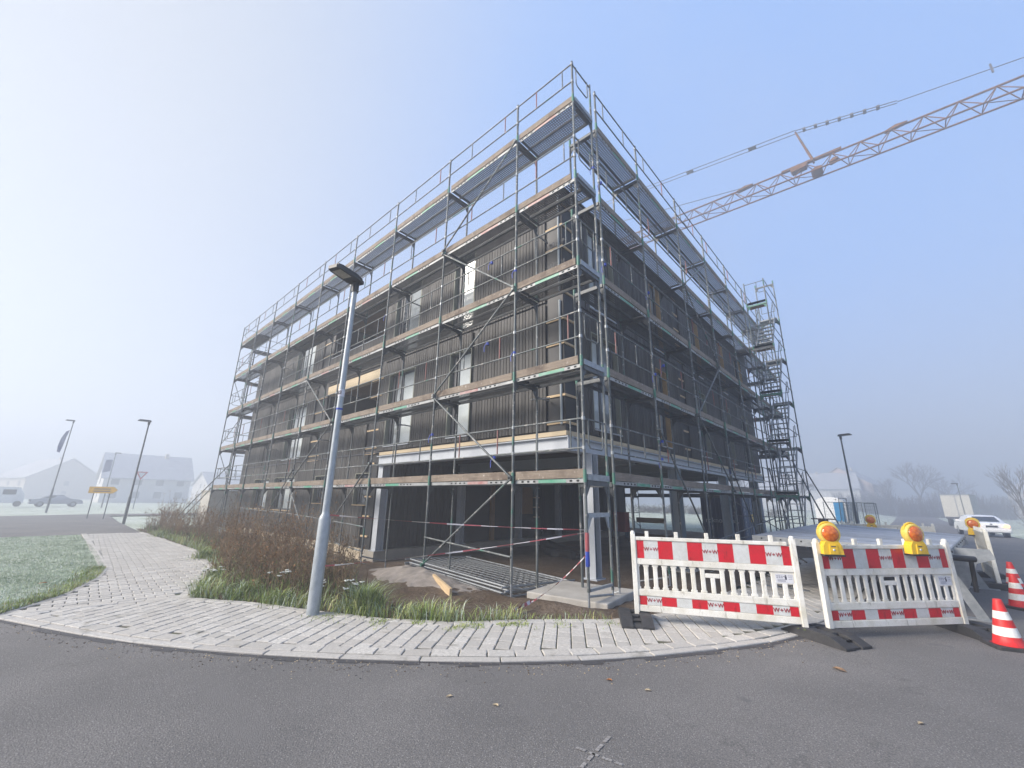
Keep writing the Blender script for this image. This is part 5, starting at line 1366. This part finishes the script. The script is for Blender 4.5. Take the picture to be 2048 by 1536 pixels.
# ------------------------------------------------------------------ lawn, verge grass, weeds
def blade(b, x, y, z, L, lean, a, wd, m=0):
    dx, dy = math.cos(a), math.sin(a); px, py = -dy * wd, dx * wd
    m1 = (x + dx * lean * .35, y + dy * lean * .35, z + L * .6); tip = (x + dx * lean, y + dy * lean, z + L * (.95 - .2 * lean / max(L, .01)))
    k = len(b.v); b.v += [(x - px, y - py, z), (x + px, y + py, z), (m1[0] + px * .7, m1[1] + py * .7, m1[2]), (m1[0] - px * .7, m1[1] - py * .7, m1[2]), tip]
    b.f += [(k, k + 1, k + 2, k + 3), (k + 3, k + 2, k + 4)]; b.mi += [m, m]; b.sm += [True, True]
LAWN = [(-20.0, -4.6)] + PATHL[1:] + [(-5.6, -6.35), (-9, -8.2), (-14, -9.6), (-20.0, -9.8)]
struct(sheet('lawn_bed', LAWN, -.012, 'field'))
b = MB(); n = 0
while n < 52000:
    x, y = U(-20, -5.2), U(-7.8, -4.4)
    if not inside(LAWN, x, y) or rnd() > 6.5 / (abs(x) - 1): continue
    n += 1; c = .5 + .5 * noise.noise((x * 1.1, y * 1.1, 0)); blade(b, x, y, -.01, U(.015, .038) * (.6 + c), U(.0, .035), U(0, 6.28), U(.003, .006))
tag(b.build('lawn_grass', 'frost_grass'), 'frosted short grass of the lawn beside the footpath', 'grass', kind='stuff')
b = MB(); L0 = PATHL[2:]
for i in range(4200):
    k = random.randrange(len(L0) - 1); t = rnd(); x = L0[k][0] * (1 - t) + L0[k + 1][0] * t; y = L0[k][1] * (1 - t) + L0[k + 1][1] * t; dd = abs(random.gauss(0, .14))
    blade(b, x - dd * .5, y - dd, -.01, U(.03, .09), U(.0, .06), U(0, 6.28), U(.004, .007))
# green verge along the inner paving edge
VE = [(.62, -.40), (-.22, -1.16), (-.82, -1.95), (-1.61, -2.49), (-2.59, -2.94), (-3.72, -3.40), (-4.78, -4.0), (-6.3, -3.42), (-7.78, -2.95), (-11.66, -2.5), (-15.7, -2.5), (-20, -2.6)]
dens = [.3, .9, 1.3, 1.3, 1.5, 1.7, 1.5, 1.2, 1.3, 1.2, 1.2]
for i in range(len(VE) - 1):
    p, q = Vector(VE[i]), Vector(VE[i + 1]); L = (q - p).length; nn = Vector((-(q - p).y, (q - p).x)).normalized() * -1
    for k in range(int(L * 620 * dens[i] / (1 + i * .12))):
        t = rnd(); dd = abs(random.gauss(0, .24 if i > 1 else .14)) - .05; c = p.lerp(q, t) + nn * dd; cl = .5 + .5 * noise.noise((c.x * 2.2, c.y * 2.2, 5))
        if rnd() > .1 + cl * 1.15: continue
        hh = U(.05, .30) * (.35 + 1.0 * cl) * (1.25 if i in (2, 5) else 1.0) * (.5 if i == 0 else 1); blade(b, c.x, c.y, soilz(c.x, c.y) if dd > .08 else -.01, hh, hh * U(.3, 1.5), U(0, 6.28), U(.0025, .006))
b.mi = [m if (i // 2) % 10 < 6 else (1 if (i // 2) % 10 < 9 else 2) for i, m in enumerate(b.mi)]
tag(b.build('verge_grass', ['green_grass', 'frost_grass', 'weed_stem']), 'green grass tufts along the inner edge of the paving', 'grass', kind='stuff')
# moss and small grass growing in paving joints
b = MB()
for i in range(2600):
    t = rnd(); k = random.choice([0, 1, 1, 2, 2, 3]); p, q = Vector(INNER[3 + k]), Vector(INNER[4 + k]); c = p.lerp(q, t) + Vector((U(-.02, .25) ** 1, -U(0, .45) * rnd()))
    if noise.noise((c.x * 3, c.y * 3, 2)) < .0: continue
    blade(b, c.x, c.y, .0, U(.01, .03), U(0, .025), U(0, 6.28), U(.003, .006))
tag(b.build('joint_moss', 'green_grass'), 'moss and tiny grass growing in the paving joints', 'moss', kind='stuff')
# brown dry weeds
WEED = [(-5.3, -3.7), (-7.9, -2.8), (-11.7, -2.35), (-15.7, -2.35), (-22.5, -2.4), (-24, -.9), (-15, -.6), (-9, -.7), (-6.2, -1.1), (-4.9, -1.35), (-3.6, -1.7), (-2.75, -2.45), (-3.2, -2.95), (-4.2, -3.35)]
b = MB(); n = 0; gb = MB()
while n < 330:
    x, y = U(-24, -2.6), U(-4, -.5)
    if not inside(WEED, x, y) or rnd() > (.9 if x > -9 else .62) or (y > -1.25 and rnd() < .7): continue
    n += 1; z = soilz(x, y) - .02; H = U(.55, 1.25) * (1.0 + .45 * noise.noise((x * .9, y * .9, 4))) * (1.15 if x < -5 else .95) + (U(.2, .5) if rnd() < .2 else 0); pal = 0 if noise.noise((x * .8, y * .8, 9)) > 0 else 1
    for s_ in range(random.randint(2, 4)):
        a = U(0, 6.28); p = Vector((x + U(-.06, .06), y + U(-.06, .06), z)); d = Vector((math.cos(a) * U(.05, .3), math.sin(a) * U(.05, .3), 1)).normalized(); hs = H * U(.65, 1.05); sg = 4
        for j in range(sg):
            q = p + d * hs / sg; b.tube(p, q, .0042 * (1 - .17 * j), 3, 0, cap=False)
            if j >= 1:
                for br in range(random.randint(3, 5)):
                    aa = U(0, 6.28); e0 = p.lerp(q, rnd()); Lb = U(.06, .20) * (1.2 - j * .16); e1 = e0 + Vector((math.cos(aa) * .62, math.sin(aa) * .62, U(.5, .9))) * Lb; b.tube(e0, e1, .0022, 3, 0, cap=False)
                    for lf in range(random.randint(4, 7)):
                        c = e0.lerp(e1, U(.3, 1.08)); r_ = U(.007, .017); v1 = Vector((U(-1, 1), U(-1, 1), U(-1, 1))) * r_; v2 = Vector((U(-1, 1), U(-1, 1), U(-.5, 1.4))) * r_
                        b.face([c, c + v1, c + v1 + v2, c + v2], (1 if pal == 0 else 2) if rnd() < .75 else 0)
            d = (d + Vector((U(-.16, .16), U(-.16, .16), 0))).normalized(); p = q
    for s_ in range(26):
        a = U(0, 6.28); r_ = abs(random.gauss(0, .16)); L = U(.1, .38); gx, gy = x + r_ * math.cos(a), y + r_ * math.sin(a)
        blade(b, gx, gy, z, L * 1.15, L * U(.1, .9), U(0, 6.28), U(.003, .008), 3 if rnd() < .45 else (4 if rnd() < .4 else 2))
tag(b.build('dry_weeds', ['weed_stem', 'weed_rust', 'weed_dark', 'weed_green', 'green_grass']), 'brown dry weeds and seed heads covering the strip before the scaffold', 'weeds', kind='stuff')
# a low bushy green plant right of the lamp, and greener mass left of it
b = MB()
for cx_, cy_, n_, H in ((-2.15, -2.5, 1000, .5), (-4.3, -3.4, 800, .32), (-5.6, -3.45, 800, .34), (-1.35, -2.05, 600, .24), (-17.5, -2.5, 500, .35), (-9.6, -2.75, 700, .3), (-3.4, -3.1, 500, .26)):
    for i in range(n_):
        a = U(0, 6.28); r_ = abs(random.gauss(0, .24)); x, y = cx_ + r_ * math.cos(a), cy_ + r_ * math.sin(a) * .8; L = H * U(.3, 1.1) * math.exp(-r_ * r_ * 3)
        blade(b, x, y, soilz(x, y), L, L * U(.2, 1.3), U(0, 6.28), U(.003, .008), 0 if rnd() < .5 else (1 if rnd() < .5 else 2))
tag(b.build('leafy_undergrowth', ['green_grass', 'weed_green', 'frost_grass']), 'leafy green undergrowth at the foot of the dry weeds', 'undergrowth', kind='stuff')
def yarrow(label, x, y, n, H, sp):
    o = thing('flowering_yarrow', label, 'flower', (x, y, soilz(x, y)), 'white flowering yarrow among the weeds'); s_ = MB(); f = MB(); zb = soilz(x, y)
    for i in range(n):
        a = U(0, 6.28); r_ = U(0, sp); tx, ty, tz = x + r_ * math.cos(a), y + r_ * math.sin(a), zb + H * U(.75, 1.05); s_.path([(x + U(-.04, .04), y + U(-.04, .04), zb), (x * .4 + tx * .6, y * .4 + ty * .6, zb + H * .55), (tx, ty, tz)], .004, 3)
        for k in range(9):
            a = U(0, 6.28); q = U(0, .045); px, py = tx + q * math.cos(a), ty + q * math.sin(a); s_.tube((tx, ty, tz - .03), (px, py, tz), .0018, 3, cap=False); f.lathe([(.0, .006), (.012, .004), (.014, 0), (.004, -.006)], (px, py, tz + U(-.006, .01)), 6)
    s_.build('stem', 'weed_green', o); f.build('flower_head', 'umbel', o)
yarrow('cluster of white yarrow heads left of the near lamp, in the green tufts', -3.95, -3.0, 9, .42, .22)
yarrow('white yarrow right beside the near lamp pole, its right side', -2.35, -2.62, 6, .42, .15)
yarrow('white yarrow peeking out left of the near lamp pole', -2.75, -2.85, 5, .42, .14)
yarrow('low white yarrow at the footpath bend under the weeds', -5.7, -3.45, 9, .30, .24)
# fallen leaves on the street
for i, (x, y, m, lab) in enumerate(((1.15, -3.2, 'leaf_pale', 'pale curled leaf on the asphalt, bottom centre'), (.78, -3.35, 'leaf_pale', 'pale leaf on the asphalt left of centre'), (2.25, -3.95, 'leaf_orange', 'tiny orange leaf at the bottom edge of the street'), (1.55, -2.15, 'leaf_orange', 'orange leaf just off the kerb in the middle'), (1.9, -2.1, 'leaf_pale', 'pale leaf right of the orange one off the kerb'), (3.05, -2.6, 'leaf_orange', 'orange leaf on the right half of the street'), (3.6, -1.2, 'leaf_pale', 'pale leaf before the right barrier'), (-7.3, -5.6, 'leaf_orange', 'orange leaf lying on the frosted lawn'), (3.05, -.35, 'weed_dark', 'dark soggy leaf below the gap in the barriers'))):
    b = MB(); z = -.007 if i != 7 else .05; a = U(0, 6.28); r_ = .030 if i < 7 else .06
    P = [Vector((x + r_ * u * math.cos(a) - r_ * v * math.sin(a), y + r_ * u * math.sin(a) + r_ * v * math.cos(a), z + w_ * r_)) for u, v, w_ in ((-1, 0, 0), (-.3, -.5, .25), (.6, -.4, .3), (1.1, 0, .05), (.6, .4, .35), (-.3, .5, .2))]
    b.face(P); tag(b.build('fallen_leaf', m), lab, 'leaf', 'fallen leaves on the ground')
b = MB()
for p, q in (((1.93, -3.24), (2.24, -3.20)), ((2.02, -2.97), (2.07, -3.40))):
    p, q = Vector((*p, -.0072)), Vector((*q, -.0072)); s_ = (q - p).cross(Vector((0, 0, 1))).normalized() * .012
    for i in range(14):
        if i % 4 == 3: continue
        a, c = p.lerp(q, i / 14), p.lerp(q, (i + .9) / 14); j = U(-.3, .3); b.face([a - s_ * (1 + j), c - s_ * (1 - j), c + s_, a + s_])
struct(b.build('road_marking', 'chalk'))
b = MB(); KG = KERB[8:62]
for i in range(1500):
    k = random.randrange(len(KG) - 1); p = Vector(KG[k]).lerp(Vector(KG[k + 1]), rnd()); q = Vector(KG[k + 1]) - Vector(KG[k]); nn = Vector((q.y, -q.x)).normalized() * (abs(random.gauss(0, .16)) + .01); x, y = p.x + nn.x, p.y + nn.y; r_ = U(.002, .007)
    b.box((x, y, -.012 + r_ * .4), (r_ * U(1, 2), r_ * U(1, 2), r_), i % 3, Matrix.Rotation(U(0, 3), 3, 'Z'))
tag(b.build('kerb_grit', ['soil', 'asphalt', 'leaf_pale']), 'grit and crumbs gathered along the kerb', 'grit', kind='stuff')
